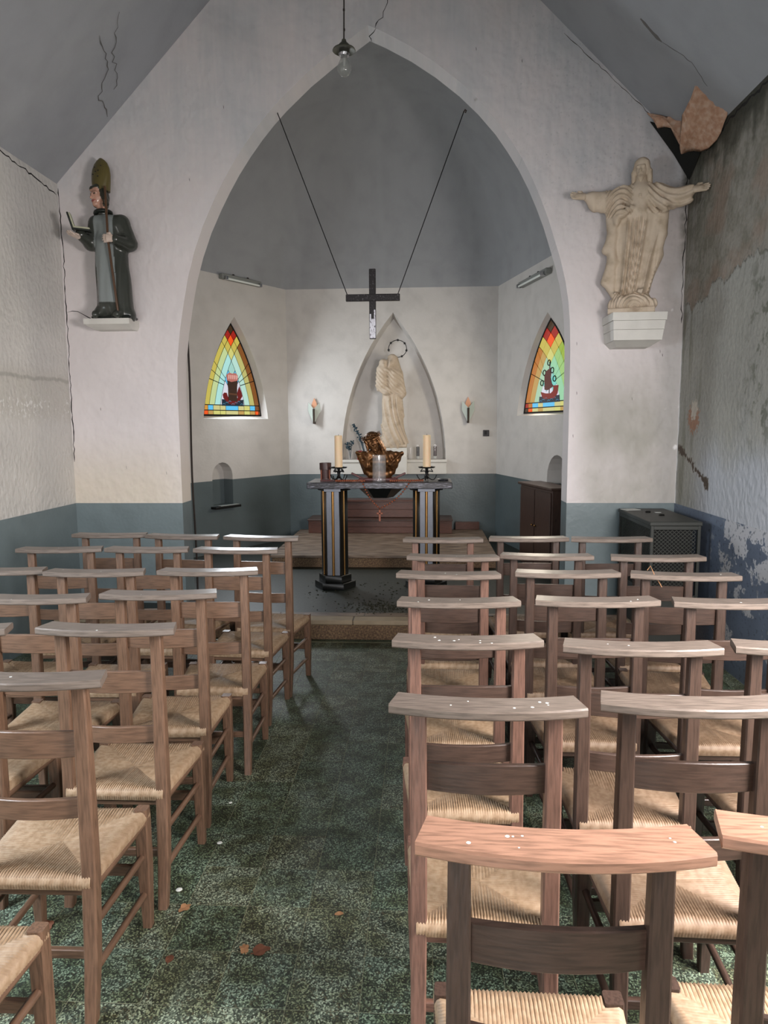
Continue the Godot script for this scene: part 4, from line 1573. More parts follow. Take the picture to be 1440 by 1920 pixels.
func build_altar() -> void:
	var zc := -6.60
	var t := thing("altar_table", "black altar table with two hexagonal brass-ribbed pillars and a worn edge", "altar", Vector3(-0.39, STEP, zc))
	var st := mb()
	box(st, Vector3(0, TOP - STEP - 0.029, 0), Vector3(1.33, 0.058, 0.50), 0.005)
	obj("table_top", done(st), M.worn_black, t)
	for s in 2:
		var cx := -0.445 if s == 0 else 0.431
		var c := Vector3(cx, 0, 0)
		var p := Node3D.new()
		put(p, "pillar", t)
		st = mb()
		hex_block(st, 0.198, 0.0, 0.062, c)
		obj("pillar_foot", done(st), M.black_paint, p)
		st = mb()
		hex_block(st, 0.156, 0.062, 0.128, c)
		obj("pillar_base", done(st), M.black_paint, p)
		st = mb()
		hex_block(st, 0.127, 0.128, 0.935, c, 0.002)
		obj("shaft", done(st), M.black_paint, p)
		st = mb()
		hex_block(st, 0.157, 0.935, 0.967, c)
		obj("capital", done(st), M.black_paint, p)
		for k in 6:
			var a := TAU * (k + 0.5) / 6
			var n := Vector3(cos(a), 0, sin(a))
			var b := Basis(n.cross(Vector3.UP), Vector3.UP, n)
			if k == 1:
				st = mb()
				box(st, c + n * 0.112 + Vector3(0, 0.53, 0), Vector3(0.118, 0.80, 0.006), 0.001, b)
				obj("grey_panel", done(st), M.grey_panel, p)
				st = mb()
				box(st, c + n * 0.138 + Vector3(0, 0.949, 0), Vector3(0.158, 0.036, 0.012), 0.002, b)
				obj("capital_plate", done(st), M.grey_panel, p)
			st = mb()
			tube(st, [c + n * 0.114 + Vector3(0, 0.13, 0), c + n * 0.114 + Vector3(0, 0.934, 0)], 0.0135 if k == 1 else 0.007, 10)
			obj("brass_rod", done(st), M.brass, p)
	st = mb()
	loft(st, [hexagon(0.0, 0.87, Vector3(0.0, 0, 0)), hexagon(0.12, 0.868, Vector3(0.0, 0, 0)), hexagon(0.225, 0.966, Vector3(0.0, 0, 0))], true, true)
	obj("basin", done(st), M.black_paint, t)
	# candlesticks and candles
	for s in 2:
		var x := -0.785 if s == 0 else 0.044
		var nm := "left" if s == 0 else "right"
		var cs := thing("candlestick", "wrought iron candlestick with curled feet on the %s end of the altar" % nm, "candlestick", Vector3(x, TOP, zc + 0.02), 0.3 * s, "iron candlesticks on the altar")
		st = mb()
		lathe(st, [[0.0, 0.02], [0.016, 0.02], [0.022, 0.035], [0.013, 0.05], [0.016, 0.075], [0.020, 0.085], [0.012, 0.095], [0.016, 0.112], [0.0, 0.112]], 12)
		obj("stem", done(st), M.iron, cs)
		st = mb()
		lathe(st, [[0.0, 0.112], [0.072, 0.118], [0.082, 0.128], [0.080, 0.130], [0.070, 0.123], [0.0, 0.120]], 20)
		obj("drip_pan", done(st), M.iron, cs)
		for k in 4:
			var a := TAU * k / 4 + 0.5
			var d := Vector3(cos(a), 0, sin(a))
			st = mb()
			var path := []
			for i in 10:
				var u := i / 9.0
				path.append(d * (0.012 + 0.085 * u) + Vector3(0, 0.030 - 0.022 * sin(u * PI * 0.9) + (0.030 * maxf(0.0, u - 0.65) / 0.35), 0))
			path.append(d * 0.085 + Vector3(0, 0.045, 0))
			tube(st, path, 0.0055, 6)
			obj("foot", done(st), M.iron, cs)
			st = mb()
			var p2 := []
			for i in 8:
				var u := i / 7.0
				p2.append(d * (0.016 + 0.042 * sin(u * PI * 0.8)) + Vector3(0, 0.088 + 0.022 * u - 0.03 * sin(u * PI) * u, 0))
			tube(st, p2, 0.005, 6)
			obj("leaf_curl", done(st), M.iron, cs)
		var cd := thing("candle", "thick cream candle standing on the %s altar candlestick" % nm, "candle", Vector3(x, TOP + 0.124, zc + 0.02), 0.0, "cream altar candles")
		st = mb()
		lathe(st, [[0.0, 0.0], [0.037, 0.0], [0.037, 0.297], [0.034, 0.301], [0.010, 0.296], [0.0, 0.296]], 24)
		obj("wax", done(st), M.wax, cd)
		st = mb()
		tube(st, [Vector3(0, 0.29, 0), Vector3(0.002, 0.312, 0)], 0.002, 5)
		obj("wick", done(st), M.iron, cd)
	# glass cylinder
	st = mb()
	lathe(st, [[0.0, 0.0], [0.063, 0.0], [0.063, 0.243], [0.061, 0.246], [0.0585, 0.243], [0.0585, 0.012], [0.0, 0.012]], 32)
	var v := tag(obj("glass_cylinder", done(st), M.clear_glass), "clear glass cylinder vase in front of the bronze bust on the altar", "vase")
	v.position = Vector3(-0.394, TOP, zc + 0.155)
	# brown pot with pale strips, on the left end
	var pot := thing("clay_pot", "squat brown cup with pale strips on the altar's left end, behind the candlestick", "cup", Vector3(-0.922, TOP, zc - 0.06))
	st = mb()
	lathe(st, [[0.0, 0.01], [0.046, 0.01], [0.052, 0.10], [0.057, 0.102], [0.057, 0.165], [0.052, 0.165], [0.046, 0.10], [0.0, 0.03]], 20)
	obj("cup", done(st), M.brown_clay, pot)
	for k in 4:
		var a := 0.7 + TAU * k / 4
		st = mb()
		tube(st, [Vector3(cos(a) * 0.056, 0.0, sin(a) * 0.056), Vector3(cos(a) * 0.056, 0.10, sin(a) * 0.056)], 0.006, 6)
		obj("leg", done(st), M.bead_wood, pot)
	# red wooden slats and stand
	var sl := thing("red_tray", "thin dark red wooden slat lying on the altar's left end under the cup", "slat", Vector3(-0.80, TOP, zc + 0.06))
	st = mb()
	box(st, Vector3(0, 0.006, 0), Vector3(0.30, 0.010, 0.10), 0.002)
	obj("slat", done(st), M.red_wood, sl)
	var sd := thing("red_stand", "dark red wooden stand with two slanting arms under the bronze bust", "stand", Vector3(-0.41, TOP, zc))
	st = mb()
	box(st, Vector3(0, 0.014, -0.02), Vector3(0.36, 0.026, 0.20), 0.004)
	obj("base_board", done(st), M.red_wood, sd)
	for s in [-1.0, 1.0]:
		st = mb()
		box(st, Vector3(0.185 * s, 0.038, 0.02), Vector3(0.155, 0.018, 0.03), 0.003, Basis(Vector3(0, 0, 1), 0.44 * s))
		obj("arm", done(st), M.red_wood, sd)
	# silver dish
	st = mb()
	lathe(st, [[0.0, 0.003], [0.045, 0.005], [0.060, 0.016], [0.062, 0.016], [0.047, 0.001], [0.0, 0.0]], 24)
	var dish := tag(obj("silver_dish", done(st), M.silver), "small shallow silver dish on the right end of the altar", "dish")
	dish.position = Vector3(0.20, TOP, zc + 0.05)
	# rosary: beads along the table and over its front edge, with a cross
	var ro := thing("rosary", "large wooden bead rosary lying along the altar and hanging over its front edge", "rosary", Vector3(-0.39, TOP, zc))
	st = mb()
	var bead := func(p: Vector3, r: float) -> void:
		ball(st, p, Vector3(r, r, r), 8)
	for i in 15:
		bead.call(Vector3(-0.40 + i * 0.0185, 0.012, 0.185 + 0.012 * sin(i * 0.9)), 0.0105)
	for i in 17:
		bead.call(Vector3(0.10 + i * 0.0185, 0.012, 0.180 + 0.014 * sin(i * 0.7 + 1.0)), 0.0105)
	var left_end := Vector3(-0.155, 0.012, 0.262)
	var right_end := Vector3(0.285, 0.012, 0.262)
	var low := Vector3(0.005, -0.235, 0.272)
	for i in 13:
		var u := i / 12.0
		bead.call(left_end.lerp(low, u) + Vector3(-0.012, -0.02, 0.004) * sin(u * PI), 0.009)
	for i in 15:
		var u := i / 14.0
		bead.call(right_end.lerp(low, u) + Vector3(0.015, -0.03, 0.004) * sin(u * PI), 0.009)
	obj("beads", done(st), M.bead_wood, ro)
	st = mb()
	var cord := []
	for i in 9:
		cord.append(left_end.lerp(low, i / 8.0) + Vector3(-0.012, -0.02, 0.004) * sin(i / 8.0 * PI))
	for i in range(1, 9):
		cord.append(low.lerp(right_end, i / 8.0) + Vector3(0.015, -0.03, 0.004) * sin((1.0 - i / 8.0) * PI))
	tube(st, cord, 0.002, 5)
	obj("cord", done(st), M.cable, ro)
	st = mb()
	box(st, low + Vector3(0, -0.065, 0), Vector3(0.017, 0.105, 0.009), 0.002)
	box(st, low + Vector3(0, -0.045, 0), Vector3(0.055, 0.016, 0.009), 0.002)
	obj("cross", done(st), M.bead_wood, ro)
	# timber steps behind
	var ws := thing("timber_step", "low brown timber step box on the stone platform behind the altar", "step", Vector3(-0.55, 0.293, -9.26))
	st = mb()
	box(st, Vector3(0, 0.083, 0), Vector3(1.88, 0.166, 0.42), 0.004)
	obj("carcass", done(st), M.altarwood_x, ws)
	st = mb()
	box(st, Vector3(0, 0.176, 0.01), Vector3(1.90, 0.020, 0.46), 0.004)
	obj("tread", done(st), M.walnut_x, ws)
	for k in 2:
		st = mb()
		box(st, Vector3(0.06, 0.043 + k * 0.083, 0.214), Vector3(1.24, 0.078, 0.012), 0.003)
		obj("plank", done(st), M.altarwood_x, ws)
	var wb := thing("timber_bench", "polished reddish plank bench front standing on the low timber step", "bench", Vector3(-0.45, 0.481, -9.33))
	st = mb()
	box(st, Vector3(0, 0.105, 0), Vector3(1.20, 0.21, 0.24), 0.004)
	obj("carcass", done(st), M.altarwood_x, wb)
	for k in 2:
		st = mb()
		box(st, Vector3(0, 0.055 + k * 0.106, 0.124), Vector3(1.19, 0.10, 0.012), 0.003)
		obj("plank", done(st), M.altarwood_x, wb)
	st = mb()
	box(st, Vector3(0, 0.222, 0.005), Vector3(1.24, 0.024, 0.29), 0.005)
	obj("top_board", done(st), M.altarwood_x, wb)
	var sb := thing("wooden_block", "small brown wooden block on the platform by the back wall, right", "block", Vector3(0.61, 0.293, -9.44))
	st = mb()
	box(st, Vector3(0, 0.05, 0), Vector3(0.32, 0.10, 0.09), 0.004)
	obj("block", done(st), M.altarwood_x, sb)
	build_bust(Vector3(-0.405, TOP + 0.027, zc - 0.02))
	# hanging cross
	var cr := thing("hanging_cross", "dark painted wooden cross with flaked white foot hung on two wires under the arch", "cross", Vector3(-0.418, 2.766, -6.08))
	st = mb()
	box(st, Vector3(0, -0.052, 0), Vector3(0.056, 0.575, 0.030), 0.004)
	obj("upright", done(st), M.cross_paint, cr)
	st = mb()
	box(st, Vector3(0.003, 0, 0.006), Vector3(0.457, 0.058, 0.028), 0.004)
	obj("crossbar", done(st), M.cross_paint, cr)
	st = mb()
	box(st, Vector3(0, -0.262, 0.0155), Vector3(0.050, 0.145, 0.003), 0.001)
	for p in [[-0.018, -0.165, 0.012, 0.06], [0.018, -0.15, 0.012, 0.10], [0.0, -0.185, 0.030, 0.02]]:
		box(st, Vector3(p[0], p[1], 0.0155), Vector3(p[2], p[3], 0.002), 0.0005)
	obj("bare_patch", done(st), M.bare_white, cr)
	for s in [-1.0, 1.0]:
		st = mb()
		var top := Vector3(-1.185 + 0.418, 1.478, 0.03) if s < 0 else Vector3(0.334 + 0.418, 1.440, 0.03)
		tube(st, [Vector3(0.215 * s, 0.03, 0), top], 0.0042, 6)
		obj("wire", done(st), M.iron, cr)
		st = mb()
		tube(st, [top, top + Vector3(0.012 * s, 0.02, 0), top + Vector3(0.022 * s, 0.012, 0), top + Vector3(0.014 * s, -0.004, 0)], 0.006, 6)
		obj("hook", done(st), M.crack_brown, cr)

func build_bust(at: Vector3) -> void:
	var b := thing("bronze_bust", "bronze bust of a thorn-crowned man with tilted head on the altar", "bust", at)
	var prims := [
		[Vector3(0, 0.03, 0), Vector3(0, 0.17, 0), 0.085, 0.100, 1.3], [Vector3(-0.075, 0.03, 0.0), Vector3(-0.150, 0.195, 0.0), 0.048, 0.034, 1.0], [Vector3(0.075, 0.03, 0.0), Vector3(0.155, 0.195, 0.0), 0.048, 0.034, 1.0],
		[Vector3(-0.06, 0.215, 0.03), Vector3(-0.215, 0.238, 0.015), 0.030, 0.011, 1.0], [Vector3(0.06, 0.215, 0.03), Vector3(0.220, 0.232, 0.015), 0.030, 0.012, 1.0],
		[Vector3(-0.212, 0.232, 0.0), Vector3(-0.120, 0.05, 0.02), 0.014, 0.030, 1.0], [Vector3(0.216, 0.226, 0.0), Vector3(0.120, 0.05, 0.02), 0.014, 0.030, 1.0], [Vector3(-0.11, 0.20, 0.02), Vector3(0.11, 0.20, 0.02), 0.052, 0.052, 1.1], [Vector3(-0.10, 0.12, 0.03), Vector3(0.10, 0.12, 0.03), 0.055, 0.055, 1.1],
		[Vector3(0.050, 0.255, 0.055), Vector3(0.105, 0.125, 0.088), 0.014, 0.010, 1.0], [Vector3(0.105, 0.125, 0.088), Vector3(0.200, 0.218, 0.035), 0.010, 0.009, 1.0], [Vector3(-0.090, 0.240, 0.055), Vector3(-0.110, 0.10, 0.080), 0.013, 0.010, 1.0],
		[Vector3(-0.05, 0.15, 0.075), Vector3(0.05, 0.15, 0.078), 0.028, 0.028, 1.0],
		[Vector3(-0.01, 0.20, 0.0), Vector3(-0.03, 0.27, 0.02), 0.055, 0.050, 1.0]]
	var st := mb()
	field(st, prims, 0.0058, 0.020, func(p: Vector3) -> float: return 0.0035 * sin((p.x * 1.0 + p.y * 0.45) * 120.0) * smoothstep(0.07, 0.12, absf(p.x)))
	# head, turned and tilted
	var hb := Basis(Vector3(0, 0, 1), 0.34) * Basis(Vector3(0, 1, 0), -0.02) * Basis(Vector3(1, 0, 0), -0.04)
	var hc := Vector3(-0.055, 0.335, 0.035)
	var H := []
	var add := func(a: Vector3, c: Vector3, ra: float, rb: float) -> void:
		H.append([hc + hb * a, hc + hb * c, ra, rb])
	add.call(Vector3(0, 0.03, -0.02), Vector3(0, -0.01, -0.01), 0.072, 0.066)
	add.call(Vector3(0, -0.02, 0.02), Vector3(0, -0.075, 0.03), 0.052, 0.034)
	add.call(Vector3(-0.036, 0.022, 0.055), Vector3(0.036, 0.022, 0.055), 0.014, 0.014)
	add.call(Vector3(0, 0.020, 0.070), Vector3(0, -0.022, 0.086), 0.009, 0.013)
	add.call(Vector3(-0.028, -0.018, 0.052), Vector3(-0.022, -0.05, 0.045), 0.018, 0.014)
	add.call(Vector3(0.028, -0.018, 0.052), Vector3(0.022, -0.05, 0.045), 0.018, 0.014)
	add.call(Vector3(-0.024, 0.002, 0.079), Vector3(-0.019, 0.002, 0.079), -0.012, -0.012)
	add.call(Vector3(0.024, 0.002, 0.079), Vector3(0.019, 0.002, 0.079), -0.012, -0.012)
	add.call(Vector3(-0.026, 0.000, 0.060), Vector3(-0.018, 0.000, 0.062), 0.009, 0.009)
	add.call(Vector3(0.026, 0.000, 0.060), Vector3(0.018, 0.000, 0.062), 0.009, 0.009)
	add.call(Vector3(-0.018, -0.042, 0.070), Vector3(0.018, -0.042, 0.070), 0.008, 0.008)
	add.call(Vector3(-0.012, -0.055, 0.074), Vector3(0.012, -0.055, 0.074), -0.005, -0.005)
	add.call(Vector3(-0.013, -0.062, 0.068), Vector3(0.013, -0.062, 0.068), 0.008, 0.008)
	add.call(Vector3(0, -0.08, 0.058), Vector3(0, -0.118, 0.050), 0.026, 0.014)
	for s in [-1.0, 1.0]:
		for k in 4:
			var z := 0.03 - k * 0.025
			add.call(Vector3(0.060 * s, 0.03, z), Vector3((0.068 + 0.004 * k) * s, -0.09, z * 0.7), 0.013, 0.010)
			add.call(Vector3((0.068 + 0.004 * k) * s, -0.09, z * 0.7), Vector3((0.058 + 0.007 * k) * s, -0.15, 0.02 - 0.01 * k), 0.011, 0.006)
	field(st, H, 0.0042, 0.012, func(p: Vector3) -> float:
		var q := hb.inverse() * (p - hc)
		var hair := smoothstep(0.045, 0.065, absf(q.x)) + smoothstep(-0.075, -0.09, q.y)
		return 0.0026 * hair * sin(q.x * 260.0 + q.z * 220.0 + sin(q.y * 60.0) * 2.0))
	obj("figure", done(st), M.bronze, b)
	st = mb()
	var r2 := RandomNumberGenerator.new()
	r2.seed = 3
	for k in 7:
		var path := []
		for i in 25:
			var a := TAU * i / 24
			var w := 0.077 + 0.010 * sin(a * 3 + k * 1.9)
			path.append(hc + hb * Vector3(cos(a) * w, 0.052 + 0.014 * sin(a * 4 + k * 2.3) + (k - 3) * 0.0045, sin(a) * w - 0.008))
		tube(st, path, 0.0048, 5, false)
	for k in 34:
		var a := r2.randf() * TAU
		var y := 0.052 + r2.randf_range(-0.015, 0.018)
		var p := Vector3(cos(a) * 0.082, y, sin(a) * 0.082 - 0.008)
		var d := Vector3(cos(a + r2.randf_range(-0.8, 0.8)), r2.randf_range(-0.5, 0.8), sin(a)).normalized()
		tube(st, [hc + hb * p, hc + hb * (p + d * 0.026)], [0.004, 0.0008], 4)
	obj("crown_of_thorns", done(st), M.bronze, b)

# ------------------------------------------------------------------ the niche in the back wall
func build_niche() -> void:
	var st := mb()
	box(st, Vector3(-0.37, 1.215, -9.49), Vector3(1.415, 0.036, 0.10), 0.004)
	var le := obj("trim_1", done(st), M.white_paint)
	structure(le)
	st = mb()
	box(st, Vector3(-0.37, 1.118, -9.49), Vector3(1.40, 0.156, 0.07), 0.004)
	obj("panel", done(st), M.white_paint, le)
	var pb := thing("plinth", "white stepped plinth under the standing mother and child statue", "plinth", Vector3(-0.41, 1.045, -9.46))
	st = mb()
	box(st, Vector3(0.0, 0.12, 0.03), Vector3(0.42, 0.24, 0.20), 0.005)
	obj("lower_block", done(st), M.white_paint, pb)
	st = mb()
	box(st, Vector3(0.02, 0.296, 0.0), Vector3(0.38, 0.112, 0.20), 0.005)
	obj("upper_block", done(st), M.white_paint, pb)
	build_mother(Vector3(-0.405, 1.438, -9.47))
	# jars and figures along the ledge
	var jx := [[-0.158, 0.058, 0.165, "small clear glass jar right of the plinth on the niche ledge", 0], [-0.056, 0.052, 0.20, "tall clear votive glass with dark top beside the right altar candle, left", 1], [0.176, 0.054, 0.205, "tall votive glass with red wax at the niche ledge's right end", 2]]
	for j in jx:
		var v := thing("votive_glass", j[3], "glass", Vector3(j[0], 1.234, -9.52), 0.0, "votive glasses on the niche ledge")
		st = mb()
		var r: float = j[1] * 0.5
		lathe(st, [[0.0, 0.0], [r, 0.0], [r * 1.05, j[2] * 0.5], [r, j[2]], [r - 0.003, j[2]], [r - 0.003, 0.01], [0.0, 0.01]], 20)
		obj("glass", done(st), M.clear_glass, v)
		if j[4] > 0:
			st = mb()
			lathe(st, [[0.0, 0.045], [r - 0.004, 0.045], [r - 0.004, j[2] * 0.86], [0.0, j[2] * 0.86]], 16)
			obj("wax", done(st), M.dark_plastic if j[4] == 1 else M.brown_clay, v)
			st = mb()
			lathe(st, [[0.0, 0.011], [r - 0.004, 0.011], [r - 0.004, 0.044], [0.0, 0.044]], 16)
			obj("wax", done(st), M.paper, v)
	var rc := thing("red_candle", "short red votive candle on the niche ledge left of the bronze bust", "candle", Vector3(-0.842, 1.234, -9.50))
	st = mb()
	lathe(st, [[0.0, 0.0], [0.034, 0.0], [0.039, 0.118], [0.034, 0.12], [0.0, 0.10]], 16)
	obj("wax", done(st), M.red_wax, rc)
	for e in 2:
		var fl := thing("blue_flowers", ["small dusty blue artificial flowers in a glass at the niche's left end", "blue artificial sprig rising behind the bronze bust's left side"][e], "flowers", Vector3(-0.975 if e == 0 else -0.765, 1.234, -9.53), 0.0, "artificial flowers in the niche")
		st = mb()
		lathe(st, [[0.0, 0.0], [0.026, 0.0], [0.030, 0.11], [0.027, 0.11], [0.023, 0.008], [0.0, 0.008]], 14)
		obj("glass", done(st), M.clear_glass, fl)
		st = mb()
		var s2 := mb()
		var r3 := RandomNumberGenerator.new()
		r3.seed = 5 + e
		for k in 6:
			var tip := Vector3(r3.randf_range(-0.05, 0.05), r3.randf_range(0.15, 0.24), r3.randf_range(-0.03, 0.03))
			if e == 1:
				tip = Vector3(-0.04 - 0.022 * k + 0.0, 0.24 + 0.045 * k, 0.0)
			tube(st, [Vector3(0, 0.01, 0), tip * 0.6 + Vector3(0.005, 0.02, 0), tip], 0.0025, 5)
			for q in 7:
				ball(s2, tip + Vector3(r3.randf_range(-0.024, 0.024), r3.randf_range(-0.035, 0.02), r3.randf_range(-0.02, 0.02)), Vector3(0.013, 0.009, 0.012), 6)
		obj("stems", done(st), M.blue_leaf, fl)
		obj("petals", done(s2), M.blue_leaf, fl)
	# wall lamps either side
	for s in 2:
		var x := -1.448 if s == 0 else 0.612
		var w := thing("wall_lamp", "folded frosted glass wall lamp with bronze spine, %s of the niche" % ("left" if s == 0 else "right"), "wall lamp", Vector3(x, 1.72, -9.50), 0.0, "wall lamps beside the niche")
		for k in [-1.0, 1.0]:
			st = mb()
			var bb := Basis(Vector3.UP, 0.55 * k)
			prism(st, PackedVector2Array([Vector2(0, 0), Vector2(0.098 * k, 0.175), Vector2(0.088 * k, 0.29), Vector2(0, 0.20)]), 0.0, 0.005, Transform3D(bb, Vector3(0, 0, 0.085)))
			obj("glass_wing", done(st), M.frosted_glass, w)
		st = mb()
		prism(st, PackedVector2Array([Vector2(-0.012, 0.0), Vector2(0.012, 0.0), Vector2(0.014, 0.20), Vector2(-0.014, 0.20)]), 0.0, 0.10)
		obj("spine", done(st), M.crack_brown, w)
		st = mb()
		prism(st, PackedVector2Array([Vector2(0, 0.10), Vector2(0.042, 0.22), Vector2(0.030, 0.28), Vector2(0, 0.345), Vector2(-0.030, 0.28), Vector2(-0.042, 0.22)]), 0.012, 0.03)
		obj("back_plate", done(st), M.pink_shade, w)
	var sk := thing("wall_socket", "square dark plastic socket plate low on the back wall right of the niche", "socket", Vector3(0.857, 1.584, -9.506))
	st = mb()
	box(st, Vector3(0, 0, 0.007), Vector3(0.082, 0.082, 0.014), 0.003)
	obj("plate", done(st), M.dark_plastic, sk)
	st = mb()
	box(st, Vector3(-0.008, 0.004, 0.016), Vector3(0.03, 0.045, 0.008), 0.002)
	obj("rocker", done(st), M.iron, sk)

func build_mother(at: Vector3) -> void:
	var m := thing("mother_and_child_statue", "cream stone statue of a veiled mother holding a child, in the pointed niche", "statue", at)
	var prims := [
		[Vector3(0.005, 0.54, 0), Vector3(0.045, 0.03, 0.01), 0.140, 0.150, 1.25], [Vector3(-0.03, 0.55, 0), Vector3(-0.04, 0.05, 0), 0.10, 0.11, 1.2], [Vector3(0.06, 0.34, 0.02), Vector3(0.165, 0.03, 0.03), 0.075, 0.06, 1.2],
		[Vector3(0.0, 0.60, 0), Vector3(0.0, 0.86, 0), 0.125, 0.125, 1.15], [Vector3(0.075, 0.93, 0), Vector3(0.125, 0.68, 0.02), 0.075, 0.07, 1.1], [Vector3(0.125, 0.68, 0.03), Vector3(-0.05, 0.72, 0.10), 0.06, 0.04, 1.0],
		[Vector3(-0.02, 0.98, 0), Vector3(0.0, 0.90, 0), 0.085, 0.11, 1.0], [Vector3(0.000, 1.075, 0.045), Vector3(0.010, 1.13, 0.0), 0.046, 0.066, 1.0], [Vector3(-0.012, 1.085, 0.085), Vector3(-0.016, 1.065, 0.092), 0.010, 0.012, 1.0], [Vector3(-0.055, 1.10, 0.04), Vector3(-0.045, 0.98, 0.06), 0.016, 0.018, 1.0], [Vector3(0.04, 1.12, -0.02), Vector3(0.09, 0.92, -0.02), 0.05, 0.06, 1.0],
		[Vector3(-0.112, 1.055, 0.055), Vector3(-0.110, 1.075, 0.045), 0.050, 0.054, 1.0], [Vector3(-0.098, 1.05, 0.105), Vector3(-0.096, 1.04, 0.108), 0.008, 0.009, 1.0], [Vector3(-0.125, 0.98, 0.05), Vector3(-0.13, 0.78, 0.06), 0.075, 0.08, 1.0], [Vector3(-0.14, 0.76, 0.05), Vector3(-0.07, 0.70, 0.09), 0.06, 0.05, 1.0],
		[Vector3(-0.07, 0.98, 0.09), Vector3(0.03, 0.94, 0.09), 0.028, 0.022, 1.0], [Vector3(-0.12, 0.72, 0.09), Vector3(-0.04, 0.70, 0.11), 0.035, 0.03, 1.0],
		[Vector3(-0.035, 1.05, 0.075), Vector3(-0.03, 1.03, 0.082), 0.012, 0.014, 1.0], [Vector3(0.17, 0.03, 0.05), Vector3(0.20, 0.015, 0.06), 0.025, 0.02, 1.0]]
	var st := mb()
	field(st, prims, 0.0095, 0.024, func(p: Vector3) -> float:
		if p.y > 0.66:
			return 0.006 * sin((p.y * 1.0 + p.x * 0.9) * 110.0 + sin(p.x * 40.0)) * smoothstep(1.02, 0.96, p.y) * smoothstep(0.0, 0.06, p.z)
		var d := 0.70 - p.y
		var u := (p.x - 0.02 - 0.42 * d * d + 0.06 * d) * 46.0
		return 0.013 * (1.0 - 2.0 * pow(absf(sin(u + 0.8 * sin(u * 0.43))), 0.7)) * smoothstep(0.68, 0.55, p.y) * smoothstep(-0.06, 0.02, p.z))
	obj("figures", done(st), M.stone_cream, m)
	st = mb()
	box(st, Vector3(0.03, -0.018, 0), Vector3(0.34, 0.040, 0.22), 0.008)
	obj("base", done(st), M.stone_cream, m)
	# dark ring with stars, around the head
	st = mb()
	var s2 := mb()
	var c := Vector3(0.080, 1.315, -0.02)
	c.y = 1.265
	var ring := []
	for i in 27:
		var a := deg_to_rad(-100.0 + 300.0 * i / 26.0)
		ring.append(c + Vector3(cos(a) * 0.120, sin(a) * 0.112, 0))
	tube(st, ring, 0.005, 6)
	for k in 6:
		var a := deg_to_rad(-62.0 + 50.0 * k)
		var p := c + Vector3(cos(a) * 0.120, sin(a) * 0.112, 0)
		for q in 4:
			var b := PI * q / 4 + 0.3
			tube(s2, [p - Vector3(cos(b), sin(b), 0) * 0.020, p, p + Vector3(cos(b), sin(b), 0) * 0.020], [0.001, 0.007, 0.001], 5)
	obj("halo_ring", done(st), M.iron, m)
	obj("halo_stars", done(s2), M.iron, m)

# ------------------------------------------------------------------ statues on the arch wall
func build_statues() -> void:
	# shelf and bishop, left
	var sh := thing("wall_shelf", "plain white plaster shelf under the painted bishop statue", "shelf", Vector3(-2.565, 2.575, ZF))
	var st := mb()
	loft(st, [PackedVector3Array([Vector3(-0.14, -0.078, 0.0), Vector3(0.175, -0.078, 0.0), Vector3(0.175, -0.078, 0.12), Vector3(-0.14, -0.078, 0.12)]), PackedVector3Array([Vector3(-0.19, -0.045, 0.0), Vector3(0.19, -0.045, 0.0), Vector3(0.19, -0.045, 0.21), Vector3(-0.19, -0.045, 0.21)])])
	loft(st, [PackedVector3Array([Vector3(-0.19, -0.045, 0.0), Vector3(0.19, -0.045, 0.0), Vector3(0.19, -0.045, 0.21), Vector3(-0.19, -0.045, 0.21)]), PackedVector3Array([Vector3(-0.19, 0.0, 0.0), Vector3(0.19, 0.0, 0.0), Vector3(0.19, 0.0, 0.21), Vector3(-0.19, 0.0, 0.21)])])
	obj("slab", done(st), M.white_paint, sh)
	build_bishop(Vector3(-2.535, 2.575, ZF + 0.115))
	# bracket and white statue, right
	var br := thing("wall_bracket", "white stepped plaster bracket under the open-armed statue on the right", "bracket", Vector3(1.665, 2.545, ZF))
	var steps := [[0.0, -0.058, 0.205, 0.205, 0.33], [-0.060, -0.125, 0.196, 0.192, 0.315], [-0.127, -0.205, 0.190, 0.183, 0.30]]
	for s in steps:
		st = mb()
		loft(st, [PackedVector3Array([Vector3(-s[3], s[1], 0.0), Vector3(s[3], s[1], 0.0), Vector3(s[3], s[1], s[4] - 0.012), Vector3(-s[3], s[1], s[4] - 0.012)]), PackedVector3Array([Vector3(-s[2], s[0], 0.0), Vector3(s[2], s[0], 0.0), Vector3(s[2], s[0], s[4]), Vector3(-s[2], s[0], s[4])])])
		obj("moulding", done(st), M.white_paint, br)
	st = mb()
	loft(st, [PackedVector3Array([Vector3(-0.14, -0.245, 0.0), Vector3(0.14, -0.245, 0.0), Vector3(0.13, -0.245, 0.16), Vector3(-0.13, -0.245, 0.16)]), PackedVector3Array([Vector3(-0.178, -0.206, 0.0), Vector3(0.178, -0.206, 0.0), Vector3(0.176, -0.206, 0.28), Vector3(-0.176, -0.206, 0.28)])])
	obj("moulding", done(st), M.white_paint, br)
	build_saviour(Vector3(1.640, 2.545, ZF + 0.175))

